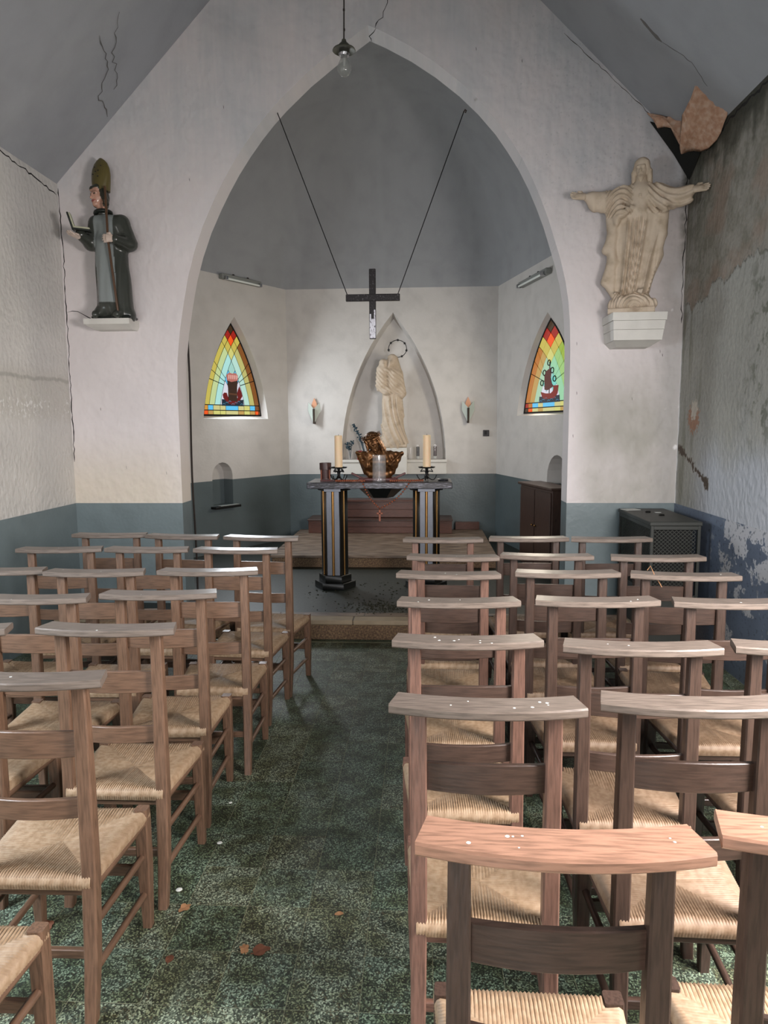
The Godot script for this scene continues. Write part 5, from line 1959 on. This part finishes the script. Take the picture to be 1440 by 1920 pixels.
func build_bishop(at: Vector3) -> void:
	var b := thing("bishop_statue", "glazed bishop statue with tall mitre, open book and staff on the left shelf", "statue", at)
	var prims := [
		[Vector3(0.0, 0.72, 0.0), Vector3(0.01, 0.10, 0.0), 0.105, 0.105, 1.15], [Vector3(-0.03, 0.60, 0.02), Vector3(-0.035, 0.10, 0.03), 0.085, 0.085, 1.1], [Vector3(0.06, 0.55, 0.0), Vector3(0.075, 0.06, 0.0), 0.075, 0.085, 1.1],
		[Vector3(-0.10, 0.76, 0.0), Vector3(0.09, 0.76, 0.0), 0.062, 0.062, 1.0], [Vector3(-0.115, 0.765, 0.0), Vector3(-0.155, 0.60, 0.02), 0.052, 0.050, 1.0], [Vector3(-0.155, 0.60, 0.03), Vector3(-0.185, 0.645, 0.13), 0.048, 0.042, 1.0],
		[Vector3(0.105, 0.765, 0.0), Vector3(0.165, 0.60, 0.0), 0.056, 0.056, 1.0], [Vector3(0.165, 0.59, 0.02), Vector3(0.095, 0.605, 0.13), 0.050, 0.040, 1.0],
		[Vector3(-0.045, 0.82, 0.0), Vector3(-0.06, 0.90, 0.01), 0.042, 0.040, 1.0], [Vector3(-0.10, 0.05, 0.06), Vector3(-0.11, 0.03, 0.10), 0.035, 0.03, 1.0], [Vector3(0.05, 0.05, 0.06), Vector3(0.06, 0.03, 0.10), 0.035, 0.03, 1.0],
		[Vector3(-0.10, 0.03, 0.0), Vector3(0.13, 0.03, 0.0), 0.05, 0.05, 1.0]]
	var dark := Color(0.045, 0.05, 0.042)
	var grey_ := Color(0.24, 0.27, 0.265)
	var skin := Color(0.50, 0.28, 0.20)
	var st := mb()
	var paint_body := func(p: Vector3) -> Color:
		var front := p.z > 0.02 + 0.1 * maxf(0.0, absf(p.x + 0.02) - 0.05)
		var edge := 0.055 + 0.02 * (0.8 - p.y) * 0.6
		if front and p.x > -0.105 + 0.05 * clampf(0.55 - p.y, 0.0, 0.5) and p.x < edge and p.y > 0.125 and p.y < 0.82:
			return grey_
		return dark
	field(st, prims, 0.0085, 0.035, func(p: Vector3) -> float: return 0.004 * sin(p.x * 90.0 + sin(p.y * 9.0)) * smoothstep(0.55, 0.40, p.y), paint_body)
	# head turned to the left, with hair
	var hb := Basis(Vector3.UP, -0.55) * Basis(Vector3(0, 0, 1), 0.08)
	var hc := Vector3(-0.068, 0.965, 0.02)
	var H := []
	var add := func(a: Vector3, c: Vector3, ra: float, rb: float) -> void:
		H.append([hc + hb * a, hc + hb * c, ra, rb])
	add.call(Vector3(0, 0.02, -0.015), Vector3(0, -0.005, -0.01), 0.066, 0.060)
	add.call(Vector3(0, -0.01, 0.018), Vector3(0, -0.062, 0.030), 0.046, 0.026)
	add.call(Vector3(0, 0.012, 0.055), Vector3(0, -0.022, 0.072), 0.008, 0.011)
	add.call(Vector3(-0.03, 0.018, 0.048), Vector3(0.03, 0.018, 0.048), 0.010, 0.010)
	add.call(Vector3(-0.022, 0.0, 0.068), Vector3(-0.018, 0.0, 0.068), -0.010, -0.010)
	add.call(Vector3(0.022, 0.0, 0.068), Vector3(0.018, 0.0, 0.068), -0.010, -0.010)
	add.call(Vector3(-0.012, -0.044, 0.058), Vector3(0.012, -0.044, 0.058), 0.006, 0.006)
	add.call(Vector3(0.0, -0.066, 0.048), Vector3(0.0, -0.07, 0.048), 0.014, 0.014)
	add.call(Vector3(0, -0.05, -0.01), Vector3(0.01, -0.13, -0.015), 0.036, 0.040)
	for s in [-1.0, 1.0]:
		add.call(Vector3(0.062 * s, 0.03, 0.0), Vector3(0.066 * s, -0.04, -0.01), 0.022, 0.020)
		add.call(Vector3(0.066 * s, -0.045, -0.01), Vector3(0.050 * s, -0.06, -0.03), 0.020, 0.02)
	add.call(Vector3(0, 0.0, -0.05), Vector3(0, -0.06, -0.04), 0.04, 0.035)
	add.call(Vector3(-0.03, 0.06, 0.03), Vector3(0.03, 0.06, 0.03), 0.026, 0.026)
	var hair := Color(0.035, 0.032, 0.022)
	field(st, H, 0.0045, 0.012, null, func(p: Vector3) -> Color:
		var q := hb.inverse() * (p - hc)
		if q.y < -0.085:
			return dark if q.y < -0.10 else skin
		if absf(q.x) > 0.050 or q.z < 0.0 or q.y > 0.052:
			return hair
		if q.y < -0.036 and q.y > -0.052 and q.z > 0.05:
			return Color(0.34, 0.10, 0.08)
		if q.y > 0.004 and q.y < 0.014 and absf(q.x) > 0.012 and absf(q.x) < 0.032 and q.z > 0.04:
			return hair
		return skin)
	# hands: one under the book, one on the staff
	var pale := Color(0.62, 0.50, 0.42)
	var hands := hand(Vector3(0.088, 0.605, 0.150), Vector3(-0.95, 0.05, 0.25).normalized(), Vector3(0.25, 0.1, 0.96).normalized(), Vector3(0, 1, 0), 0.105, 0.45)
	hands.append_array(hand(Vector3(-0.195, 0.625, 0.150), Vector3(-0.5, 0.15, 0.85).normalized(), Vector3(0, -1, 0.1).normalized(), Vector3(0.85, 0.0, 0.5).normalized(), 0.105, 0.15))
	field(st, hands, 0.0036, 0.008, null, func(_p: Vector3) -> Color: return pale)
	obj("figure", done(st), M.glazed_paint, b)
	# collar
	st = mb()
	var ring := []
	for i in 17:
		var a := TAU * i / 16
		ring.append(Vector3(-0.045 + cos(a) * 0.062, 0.845 + 0.012 * sin(a) - 0.012 * absf(sin(a * 0.5)), 0.01 + sin(a) * 0.052))
	tube(st, ring, 0.016, 8, false)
	obj("collar", done(st), M.book_cover, b)
	# mitre: a tall pointed cap, flat front to back
	st = mb()
	var loops := []
	var prof := [[0.0, 0.068, 0.066], [0.03, 0.074, 0.066], [0.08, 0.084, 0.060], [0.13, 0.090, 0.050], [0.17, 0.085, 0.040], [0.21, 0.066, 0.028], [0.235, 0.042, 0.018], [0.252, 0.016, 0.009], [0.257, 0.003, 0.003]]
	for q in prof:
		var L := PackedVector3Array()
		for i in 20:
			var a := TAU * i / 20
			L.append(Vector3(-0.066 + 0.015 + 0.02 * q[0], 1.010, 0.005) + Basis(Vector3.UP, -0.35) * Vector3(cos(a) * q[1], q[0], sin(a) * q[2]))
		loops.append(L)
	loft(st, loops, true, false)
	obj("mitre", done(st), M.mitre, b)
	st = mb()
	for p in [Vector2(-0.035, 0.17), Vector2(0.02, 0.165), Vector2(-0.01, 0.145), Vector2(-0.05, 0.11), Vector2(-0.012, 0.10), Vector2(0.025, 0.105), Vector2(-0.03, 0.135), Vector2(0.012, 0.185)]:
		var zz := 0.062 - 0.16 * maxf(0.0, p.y - 0.08)
		ball(st, Vector3(-0.05, 1.010, 0.005) + Basis(Vector3.UP, 0.22) * Vector3(p.x, p.y, zz), Vector3(0.007, 0.006, 0.005), 6)
	obj("mitre_studs", done(st), M.mitre_dot, b)
	st = mb()
	tube(st, [Vector3(0.020, 1.02, 0.10), Vector3(0.045, 0.60, 0.150), Vector3(0.078, 0.02, 0.10)], 0.0095, 10)
	obj("staff", done(st), M.staff, b)
	# open book
	var bk := Node3D.new()
	put(bk, "open_book", b)
	bk.position = Vector3(-0.205, 0.672, 0.165)
	bk.rotation = Vector3(0.10, 0.35, 0.05)
	st = mb()
	box(st, Vector3(0.045, 0.0, 0), Vector3(0.135, 0.014, 0.115), 0.003, Basis(Vector3(0, 0, 1), -0.10))
	box(st, Vector3(-0.030, 0.060, 0), Vector3(0.014, 0.135, 0.115), 0.003, Basis(Vector3(0, 0, 1), 0.22))
	obj("cover", done(st), M.book_cover, bk)
	st = mb()
	box(st, Vector3(0.045, 0.013, 0), Vector3(0.125, 0.014, 0.108), 0.003, Basis(Vector3(0, 0, 1), -0.10))
	box(st, Vector3(-0.018, 0.062, 0), Vector3(0.012, 0.125, 0.108), 0.003, Basis(Vector3(0, 0, 1), 0.22))
	obj("pages", done(st), M.book_page, bk)
	st = mb()
	box(st, Vector3(0.0, 0.014, -0.005), Vector3(0.33, 0.028, 0.17), 0.012)
	obj("base", done(st), M.book_cover, b)

func build_saviour(at: Vector3) -> void:
	var s := thing("saviour_statue", "cream robed statue with arms spread wide on a cloud base, right of the arch", "statue", at, -0.30)
	var prims := [
		# robe
		[Vector3(0.03, 0.74, 0.0), Vector3(0.0, 0.20, 0.01), 0.125, 0.105, 1.25], [Vector3(-0.06, 0.70, 0.0), Vector3(-0.07, 0.19, 0.01), 0.09, 0.07, 1.2], [Vector3(0.11, 0.70, 0.0), Vector3(0.06, 0.19, 0.0), 0.09, 0.075, 1.2],
		# chest and shoulders
		[Vector3(0.03, 0.76, 0.0), Vector3(0.035, 0.88, 0.0), 0.125, 0.115, 1.25], [Vector3(-0.09, 0.905, 0.0), Vector3(0.16, 0.900, 0.0), 0.062, 0.062, 1.1],
		# arms in wide sleeves
		[Vector3(-0.09, 0.90, 0.0), Vector3(-0.22, 0.875, 0.03), 0.070, 0.058, 1.0], [Vector3(-0.22, 0.880, 0.03), Vector3(-0.315, 0.890, 0.06), 0.056, 0.052, 1.0], [Vector3(-0.20, 0.83, 0.02), Vector3(-0.30, 0.835, 0.05), 0.050, 0.042, 1.0],
		[Vector3(0.16, 0.895, 0.0), Vector3(0.29, 0.850, 0.03), 0.070, 0.058, 1.0], [Vector3(0.27, 0.855, 0.03), Vector3(0.36, 0.868, 0.06), 0.054, 0.050, 1.0], [Vector3(0.27, 0.81, 0.02), Vector3(0.37, 0.825, 0.05), 0.048, 0.040, 1.0],
		[Vector3(-0.30, 0.895, 0.06), Vector3(-0.365, 0.900, 0.085), 0.026, 0.022, 1.0], [Vector3(0.35, 0.865, 0.06), Vector3(0.41, 0.868, 0.085), 0.026, 0.022, 1.0],
		# cloak: loops under the arms and the falls on each side
		[Vector3(-0.13, 0.88, 0.05), Vector3(-0.10, 0.74, 0.09), 0.036, 0.030, 1.0], [Vector3(-0.10, 0.74, 0.09), Vector3(-0.02, 0.78, 0.11), 0.030, 0.020, 1.0], [Vector3(-0.15, 0.80, 0.04), Vector3(-0.12, 0.69, 0.07), 0.035, 0.030, 1.0],
		[Vector3(0.09, 0.90, 0.06), Vector3(0.20, 0.79, 0.08), 0.034, 0.034, 1.0], [Vector3(0.20, 0.79, 0.08), Vector3(0.27, 0.84, 0.05), 0.034, 0.030, 1.0], [Vector3(0.10, 0.85, 0.07), Vector3(0.21, 0.755, 0.07), 0.026, 0.026, 1.0],
		[Vector3(-0.17, 0.80, 0.0), Vector3(-0.155, 0.60, 0.02), 0.050, 0.042, 1.0], [Vector3(-0.155, 0.60, 0.02), Vector3(-0.205, 0.50, 0.02), 0.040, 0.032, 1.0], [Vector3(-0.17, 0.50, 0.03), Vector3(-0.125, 0.40, 0.04), 0.035, 0.036, 1.0], [Vector3(-0.15, 0.42, 0.02), Vector3(-0.205, 0.26, 0.02), 0.040, 0.030, 1.0], [Vector3(-0.19, 0.26, 0.02), Vector3(-0.125, 0.13, 0.03), 0.034, 0.022, 1.0], [Vector3(-0.15, 0.55, 0.0), Vector3(-0.14, 0.22, 0.0), 0.045, 0.045, 1.0],
		[Vector3(0.20, 0.80, 0.0), Vector3(0.195, 0.60, 0.0), 0.050, 0.045, 1.0], [Vector3(0.20, 0.58, 0.01), Vector3(0.165, 0.42, 0.02), 0.034, 0.034, 1.0], [Vector3(0.175, 0.44, 0.0), Vector3(0.085, 0.17, 0.02), 0.045, 0.026, 1.0],
		# feet
		[Vector3(-0.105, 0.17, 0.06), Vector3(-0.115, 0.155, 0.12), 0.026, 0.022, 1.0], [Vector3(0.04, 0.18, 0.06), Vector3(0.05, 0.16, 0.12), 0.026, 0.022, 1.0],
		# neck
		[Vector3(0.035, 0.95, 0.0), Vector3(0.038, 1.02, 0.015), 0.042, 0.038, 1.0]]
	var st := mb()
	field(st, prims, 0.0078, 0.026, func(p: Vector3) -> float:
		var f := 0.0
		if p.y < 0.74:
			var x := (p.x - 0.02 + 0.16 * (0.70 - p.y) * (0.70 - p.y)) / (0.55 + 0.6 * p.y)
			var w := smoothstep(0.74, 0.68, p.y) * smoothstep(-0.02, 0.05, p.z) * smoothstep(0.165, 0.125, absf(p.x - 0.02))
			var c := sin(x * 62.0 + 2.2 * sin(x * 23.0) + 0.9 * sin(p.y * 4.5))
			f += w * (0.019 * (1.0 - 2.0 * pow(absf(c), 0.6)) + 0.002 * sin(x * 130.0 + 3.0 * p.y))
		elif p.x < -0.02 and p.x > -0.21 and p.z > 0.03:
			f += 0.008 * sin((p.y + 1.6 * (p.x + 0.10) * (p.x + 0.10) * 6.0) * 150.0)
		elif p.x > 0.09 and p.z > 0.02:
			f += 0.008 * sin((p.y + 0.7 * p.x - 3.0 * (p.x - 0.2) * (p.x - 0.2)) * 120.0)
		else:
			f += 0.003 * sin(p.x * 120.0) * smoothstep(0.88, 0.80, p.y)
		return f)
	# head
	var hc := Vector3(0.040, 1.075, 0.025)
	var hb := Basis(Vector3.UP, -0.18) * Basis(Vector3(1, 0, 0), 0.12)
	var H := []
	var add := func(a: Vector3, c: Vector3, ra: float, rb: float) -> void:
		H.append([hc + hb * a, hc + hb * c, ra, rb])
	add.call(Vector3(0, 0.032, -0.015), Vector3(0, -0.005, -0.01), 0.056, 0.050)
	add.call(Vector3(0, -0.015, 0.016), Vector3(0, -0.060, 0.026), 0.038, 0.024)
	add.call(Vector3(0, 0.014, 0.044), Vector3(0, -0.018, 0.060), 0.006, 0.009)
	add.call(Vector3(-0.024, 0.016, 0.040), Vector3(0.024, 0.016, 0.040), 0.009, 0.009)
	add.call(Vector3(-0.019, 0.0, 0.055), Vector3(-0.015, 0.0, 0.056), -0.009, -0.009)
	add.call(Vector3(0.019, 0.0, 0.055), Vector3(0.015, 0.0, 0.056), -0.009, -0.009)
	add.call(Vector3(-0.011, -0.034, 0.049), Vector3(0.011, -0.034, 0.049), 0.006, 0.006)
	add.call(Vector3(0, -0.060, 0.040), Vector3(0, -0.088, 0.036), 0.020, 0.010)
	for q in [-1.0, 1.0]:
		add.call(Vector3(0.030 * q, 0.045, 0.006), Vector3(0.054 * q, -0.02, 0.004), 0.020, 0.017)
		add.call(Vector3(0.056 * q, -0.02, 0.004), Vector3(0.058 * q, -0.10, -0.005), 0.019, 0.018)
		add.call(Vector3(0.050 * q, -0.02, -0.02), Vector3(0.052 * q, -0.12, -0.02), 0.024, 0.022)
	field(st, H, 0.0042, 0.010, func(p: Vector3) -> float:
		var q := hb.inverse() * (p - hc)
		return 0.0018 * smoothstep(0.036, 0.046, absf(q.x)) * sin(q.x * 330.0 + q.z * 200.0 + 2.0 * sin(q.y * 50.0)))
	var hands := hand(Vector3(-0.375, 0.902, 0.095), Vector3(-0.93, 0.06, 0.36).normalized(), Vector3(-0.2, -0.75, -0.6).normalized(), Vector3(0.15, 0.75, -0.6).normalized(), 0.118, 0.10)
	hands.append_array(hand(Vector3(0.415, 0.868, 0.092), Vector3(0.93, -0.05, 0.36).normalized(), Vector3(0.2, -0.75, -0.6).normalized(), Vector3(-0.15, 0.75, -0.6).normalized(), 0.118, 0.10))
	field(st, hands, 0.0034, 0.008)
	obj("figure", done(st), M.stone_cream, s)
	st = mb()
	box(st, Vector3(0.095 - 0.06, 0.868, 0.098), Vector3(0.02, 0.028, 0.012), 0.006)
	obj("heart", done(st), M.stone_cream, s)
	# cloud base
	st = mb()
	var C := []
	for e in [[-0.13, 0.075, 0.03, 0.050], [-0.07, 0.085, 0.07, 0.055], [0.0, 0.085, 0.085, 0.058], [0.07, 0.085, 0.07, 0.052], [0.13, 0.070, 0.04, 0.048], [-0.10, 0.12, 0.02, 0.048], [0.0, 0.125, 0.03, 0.055], [0.08, 0.12, 0.02, 0.045], [0.0, 0.07, 0.0, 0.07], [-0.09, 0.06, 0.0, 0.06], [0.10, 0.06, 0.0, 0.06]]:
		C.append([Vector3(e[0], e[1], e[2]), Vector3(e[0] + 0.01, e[1], e[2]), e[3], e[3]])
	field(st, C, 0.0075, 0.02, func(p: Vector3) -> float: return 0.006 * sin(sqrt((p.x - 0.03) * (p.x - 0.03) * 1.2 + (p.y - 0.03) * (p.y - 0.03)) * 230.0 + 3.0 * sin(p.x * 20.0)) * smoothstep(0.02, 0.06, p.z))
	obj("cloud", done(st), M.stone_cream, s)
	st = mb()
	box(st, Vector3(0.0, 0.020, 0.0), Vector3(0.345, 0.040, 0.26), 0.006)
	obj("base", done(st), M.stone_cream, s)

# ------------------------------------------------------------------ lamps, radiator, cabinet
func build_fittings() -> void:
	# pendant
	var t := thing("pendant_lamp", "bare bulb pendant with small dusty metal shade hanging before the arch's point", "lamp", Vector3(-0.469, 3.79, -4.5))
	var st := mb()
	var path := []
	for i in 12:
		path.append(Vector3(0.004 * sin(i * 0.9), 0.20 + i * 0.211, 0.003 * cos(i * 1.3)))
	tube(st, path, 0.0045, 6)
	for k in 3:
		ball(st, Vector3(0.002, 0.26 + k * 0.11, 0), Vector3(0.007, 0.012, 0.007), 6)
	obj("cord", done(st), M.cable, t)
	st = mb()
	lathe(st, [[0.0, 0.205], [0.012, 0.205], [0.016, 0.19], [0.030, 0.178], [0.042, 0.160], [0.066, 0.150], [0.070, 0.143], [0.066, 0.140], [0.038, 0.150], [0.0, 0.155]], 24)
	obj("lamp_shade", done(st), M.dusty_metal, t)
	st = mb()
	lathe(st, [[0.0, 0.16], [0.031, 0.155], [0.033, 0.125], [0.028, 0.112], [0.0, 0.112]], 20)
	obj("socket", done(st), M.silver, t)
	st = mb()
	lathe(st, [[0.0, 0.115], [0.018, 0.112], [0.024, 0.09], [0.041, 0.055], [0.042, 0.035], [0.034, 0.012], [0.018, 0.0], [0.0, -0.003]], 20, Vector3.ZERO, false)
	obj("bulb", done(st), M.bulb_glass, t)
	st = mb()
	lathe(st, [[0.0, 0.11], [0.008, 0.10], [0.006, 0.06], [0.0, 0.058]], 8)
	obj("filament_stem", done(st), M.paper, t)
	# tube fittings high on the apse side walls
	for s in 2:
		var tr := along(CB, CC) if s == 0 else along(CD, CF)
		var o := thing("tube_light", "grey metal tube light fitting high on the chancel's %s wall" % ("left" if s == 0 else "right"), "light", Vector3.ZERO, 0.0, "tube light fittings in the chancel")
		o.transform = tr
		var sx := 0.15 + 0.81 if s == 0 else 1.974 - 0.68
		var cy := 3.455 if s == 0 else 3.315
		o.position += tr.basis.x * sx + tr.basis.z * 0.035 + Vector3(0, cy, 0)
		var ln := 0.66 if s == 0 else 0.82
		st = mb()
		box(st, Vector3(0, 0.015, 0), Vector3(ln, 0.062, 0.07), 0.008)
		obj("housing", done(st), M.fixture_grey, o)
		st = mb()
		tube(st, [Vector3(-ln * 0.40, -0.012, 0.052), Vector3(ln * 0.40, -0.012, 0.052)], 0.013, 10)
		obj("fluorescent_tube", done(st), M.tube_glass, o)
		for k in [-1.0, 1.0]:
			st = mb()
			box(st, Vector3(ln * 0.43 * k, -0.008, 0.045), Vector3(0.035, 0.045, 0.05), 0.004)
			obj("tube_holder", done(st), M.silver, o)
			st = mb()
			box(st, Vector3(0.12 * k, 0.052, 0.0), Vector3(0.022, 0.028, 0.022), 0.003)
			obj("fixing", done(st), M.cable, o)
	# radiator cover in the right corner
	var r := thing("radiator_cover", "dark green-grey radiator cover with diamond mesh in the right corner", "radiator", Vector3(1.815, 0, -5.47))
	st = mb()
	box(st, Vector3(0, 0.985, 0.0), Vector3(0.37, 0.03, 0.82), 0.004)
	obj("top_plate", done(st), M.radiator, r)
	st = mb()
	box(st, Vector3(0, 0.53, 0), Vector3(0.27, 0.86, 0.72), 0.003)
	obj("radiator_core", done(st), M.radiator_dark, r)
	st = mb()
	for p in [[-0.165, 0.395], [0.165, 0.395], [-0.165, -0.40], [0.165, -0.40]]:
		box(st, Vector3(p[0], 0.485, p[1]), Vector3(0.022, 0.97, 0.022), 0.002)
	box(st, Vector3(0, 0.955, 0.395), Vector3(0.31, 0.028, 0.02), 0.002)
	box(st, Vector3(0, 0.24, 0.395), Vector3(0.31, 0.44, 0.012), 0.002)
	box(st, Vector3(-0.167, 0.955, 0), Vector3(0.018, 0.028, 0.78), 0.002)
	box(st, Vector3(-0.167, 0.24, 0), Vector3(0.010, 0.44, 0.78), 0.002)
	obj("frame", done(st), M.radiator, r)
	st = mb()
	for face_ in 2:
		var wdt := 0.31 if face_ == 0 else 0.77
		var y0 := 0.46
		var y1 := 0.94
		var pitch := 0.030
		var rowh := 0.014
		var rows := int((y1 - y0) / rowh)
		for i in rows:
			var n := int(wdt / (pitch * 0.5))
			for k in n:
				var a := -wdt / 2 + k * pitch * 0.5
				var ya := y0 + i * rowh + (rowh if (k + i) % 2 == 0 else 0.0)
				var yb := y0 + i * rowh + (0.0 if (k + i) % 2 == 0 else rowh)
				var p0 := Vector3(a, ya, 0.392) if face_ == 0 else Vector3(-0.166, ya, a)
				var p1 := Vector3(a + pitch * 0.5, yb, 0.392) if face_ == 0 else Vector3(-0.166, yb, a + pitch * 0.5)
				var up := Vector3(0, 0.0035, 0)
				var dz := Vector3(0, 0, -0.003) if face_ == 0 else Vector3(0.003, 0, 0)
				loft(st, [PackedVector3Array([p0 - up * 0.5, p0 + up * 0.5, p0 + up * 0.5 + dz, p0 - up * 0.5 + dz]), PackedVector3Array([p1 - up * 0.5, p1 + up * 0.5, p1 + up * 0.5 + dz, p1 - up * 0.5 + dz])], false)
	var me := obj("diamond_mesh", done(st), M.radiator_mesh, r)
	# papers on it
	st = mb()
	box(st, Vector3(0, 0.002, 0), Vector3(0.13, 0.004, 0.09), 0.001)
	var pp := tag(obj("paper_sheet", done(st), M.paper), "white folded paper lying at the far left of the radiator top", "paper")
	pp.position = Vector3(1.70, 1.001, -5.78)
	pp.rotation.y = 0.3
	st = mb()
	box(st, Vector3(0, 0.001, 0), Vector3(0.045, 0.003, 0.03), 0.0005)
	pp = tag(obj("paper_scrap", done(st), M.paper), "small white paper scrap at the middle of the radiator top", "paper")
	pp.position = Vector3(1.86, 1.001, -5.60)
	for e in [[1.79, -5.62, "far"], [1.83, -5.42, "near"]]:
		st = mb()
		lathe(st, [[0.0, 0.0], [0.02, 0.0], [0.022, 0.006], [0.014, 0.012], [0.0, 0.012]], 10)
		var lid := tag(obj("dark_lid", done(st), M.iron), "small dark lid on the radiator top, the %s one of two" % e[2], "lid", "dark lids on the radiator")
		lid.position = Vector3(e[0], 1.0, e[1])
	# tall dark cabinet against the right apse wall
	var tr2 := along(CD, CF)
	var cb := thing("wooden_cabinet", "dark brown wooden cabinet half hidden behind the arch's right jamb", "cabinet")
	cb.transform = tr2
	cb.position += tr2.basis.x * (1.974 + 0.02) + tr2.basis.z * 0.13 + Vector3(0, STEP, 0)
	st = mb()
	box(st, Vector3(0, 0.44, 0), Vector3(0.86, 0.88, 0.24), 0.004)
	obj("body", done(st), M.walnut_y, cb)
	st = mb()
	box(st, Vector3(0, 0.892, 0.01), Vector3(0.92, 0.028, 0.28), 0.006)
	obj("top_board", done(st), M.walnut_x, cb)
	for k in 2:
		st = mb()
		box(st, Vector3(-0.21 + 0.42 * k, 0.45, 0.126), Vector3(0.40, 0.80, 0.016), 0.004)
		var d := obj("door", done(st), M.walnut_y, cb)
		st = mb()
		ball(st, Vector3(-0.04 + 0.08 * k, 0.47, 0.145), Vector3(0.012, 0.012, 0.012), 8)
		obj("knob", done(st), M.brass, d)
	# narrow ledge under the little left niche
	var tr3 := along(CB, CC)
	var lg := thing("niche_ledge", "short dark wooden ledge under the small round-headed niche, left chancel wall", "ledge")
	lg.transform = tr3
	lg.position += tr3.basis.x * (0.15 + 0.437) + Vector3(0, 0.715, 0) + tr3.basis.z * 0.05
	st = mb()
	box(st, Vector3(0, 0, 0), Vector3(0.41, 0.028, 0.10), 0.004)
	obj("board", done(st), M.iron, lg)
	st = mb()
	box(st, Vector3(0.03, 0.018, 0.01), Vector3(0.30, 0.008, 0.06), 0.003)
	obj("dusty_top", done(st), M.fixture_grey, lg)

# ------------------------------------------------------------------ what has fallen on the floor
func leaf(called: String, label: String, at: Vector3, size: float, turn: float, m: Material, lobes: int) -> void:
	var st := mb()
	var n := 28
	var loops := []
	for e in 2:
		var L := PackedVector3Array()
		for i in n:
			var a := TAU * i / n
			var r := size * (0.62 + 0.34 * absf(cos(a * lobes * 0.5)) - 0.12 * cos(a))
			var p := Vector3(cos(a) * r, 0, sin(a) * r * 0.72)
			p.y = 0.004 + 0.22 * size * pow(absf(sin(a)), 2.0) * (0.6 + 0.4 * sin(3.0 * a)) - e * 0.0012
			L.append(p)
		loops.append(L)
	loft(st, loops, true, true)
	var s2 := mb()
	tube(s2, [Vector3(-size * 0.4, 0.004, 0), Vector3(-size * 1.1, 0.003, size * 0.1)], 0.0015, 5)
	var o := thing(called, label, "leaf", at, turn, "dead leaves on the aisle floor")
	obj("blade", done(st), m, o)
	obj("stalk", done(s2), m, o)

func build_litter() -> void:
	leaf("dead_leaf", "larger curled brown dead leaf on the aisle floor, near the bottom", Vector3(-0.520, 0, -2.065), 0.034, 0.4, M.leaf_brown, 3)
	leaf("dead_leaf", "small star-shaped pale dead leaf left of the larger leaf", Vector3(-0.580, 0, -2.071), 0.024, 1.9, M.leaf_pale, 5)
	leaf("dead_leaf", "small pale dead leaf beside the left block's chair leg", Vector3(-0.838, 0, -2.255), 0.026, 0.9, M.leaf_pale, 4)
	leaf("dead_leaf", "thin dark dead leaf sliver on the lower left aisle floor", Vector3(-0.808, 0, -2.014), 0.020, 1.5, M.leaf_brown, 1)
	leaf("dead_leaf", "crumpled dead leaf on the floor under the left chairs", Vector3(-1.283, 0, -2.149), 0.028, 2.2, M.leaf_brown, 4)
	leaf("dead_leaf", "tiny brown leaf fragment at the right of the aisle floor", Vector3(-0.287, 0, -2.248), 0.016, 0.2, M.leaf_pale, 2)
	for e in [[-0.896, -2.354, 0.012, "larger white round wax drop by the left chair legs"], [-0.83, -2.65, 0.011, "white torn paper speck next to a left chair's front leg"], [-0.869, -2.956, 0.008, "smallest white wax drop, farthest up the aisle's left side"]]:
		var st := mb()
		lathe(st, [[0.0, 0.0022], [e[2] * 0.8, 0.0015], [e[2], 0.0]], 11, Vector3.ZERO, false)
		var o := tag(obj("wax_drop", done(st), M.paper), e[3], "wax drop", "white drops on the aisle floor")
		o.position = Vector3(e[0], 0.0, e[1])
	# crumbs of plaster and dead moss on the platform
	var crumb := mb()
	box(crumb, Vector3(0, 0.002, 0), Vector3(0.012, 0.004, 0.007), 0.001)
	var mm := MultiMesh.new()
	mm.transform_format = MultiMesh.TRANSFORM_3D
	mm.mesh = done(crumb)
	var list := []
	var r := RandomNumberGenerator.new()
	r.seed = 11
	for i in 420:
		var c := Vector2(-0.34, -5.83)
		var p := c + Vector2(r.randfn() * 0.17, r.randfn() * 0.11)
		list.append([p, r.randf_range(0.4, 1.3)])
	for i in 150:
		list.append([Vector2(r.randf_range(-1.1, 0.1), r.randf_range(-6.8, -6.1)), r.randf_range(0.4, 1.6)])
	mm.instance_count = list.size()
	for i in list.size():
		var q: Vector2 = list[i][0]
		mm.set_instance_transform(i, Transform3D(Basis(Vector3.UP, r.randf() * TAU).scaled(Vector3.ONE * list[i][1]), Vector3(q.x, STEP, q.y)))
	var mi := MultiMeshInstance3D.new()
	mi.multimesh = mm
	mi.material_override = M.dirt
	put(mi, "plaster_crumbs")
	mi.set_meta("kind", "stuff")
	tag(mi, "scattered dark crumbs and debris on the platform in front of the altar", "debris")
	# twig on a chair
	var st := mb()
	tube(st, [Vector3(0, 0.0, 0), Vector3(0.012, 0.020, 0.004), Vector3(0.028, -0.02, 0.02), Vector3(0.05, -0.055, 0.022), Vector3(0.062, -0.075, 0.02)], 0.0022, 5)
	var tw := tag(obj("twig", done(st), M.leaf_pale), "thin pale twig caught on a third-row armrest in front of the radiator", "twig")
	tw.position = Vector3(1.035, 1.03, -3.225)
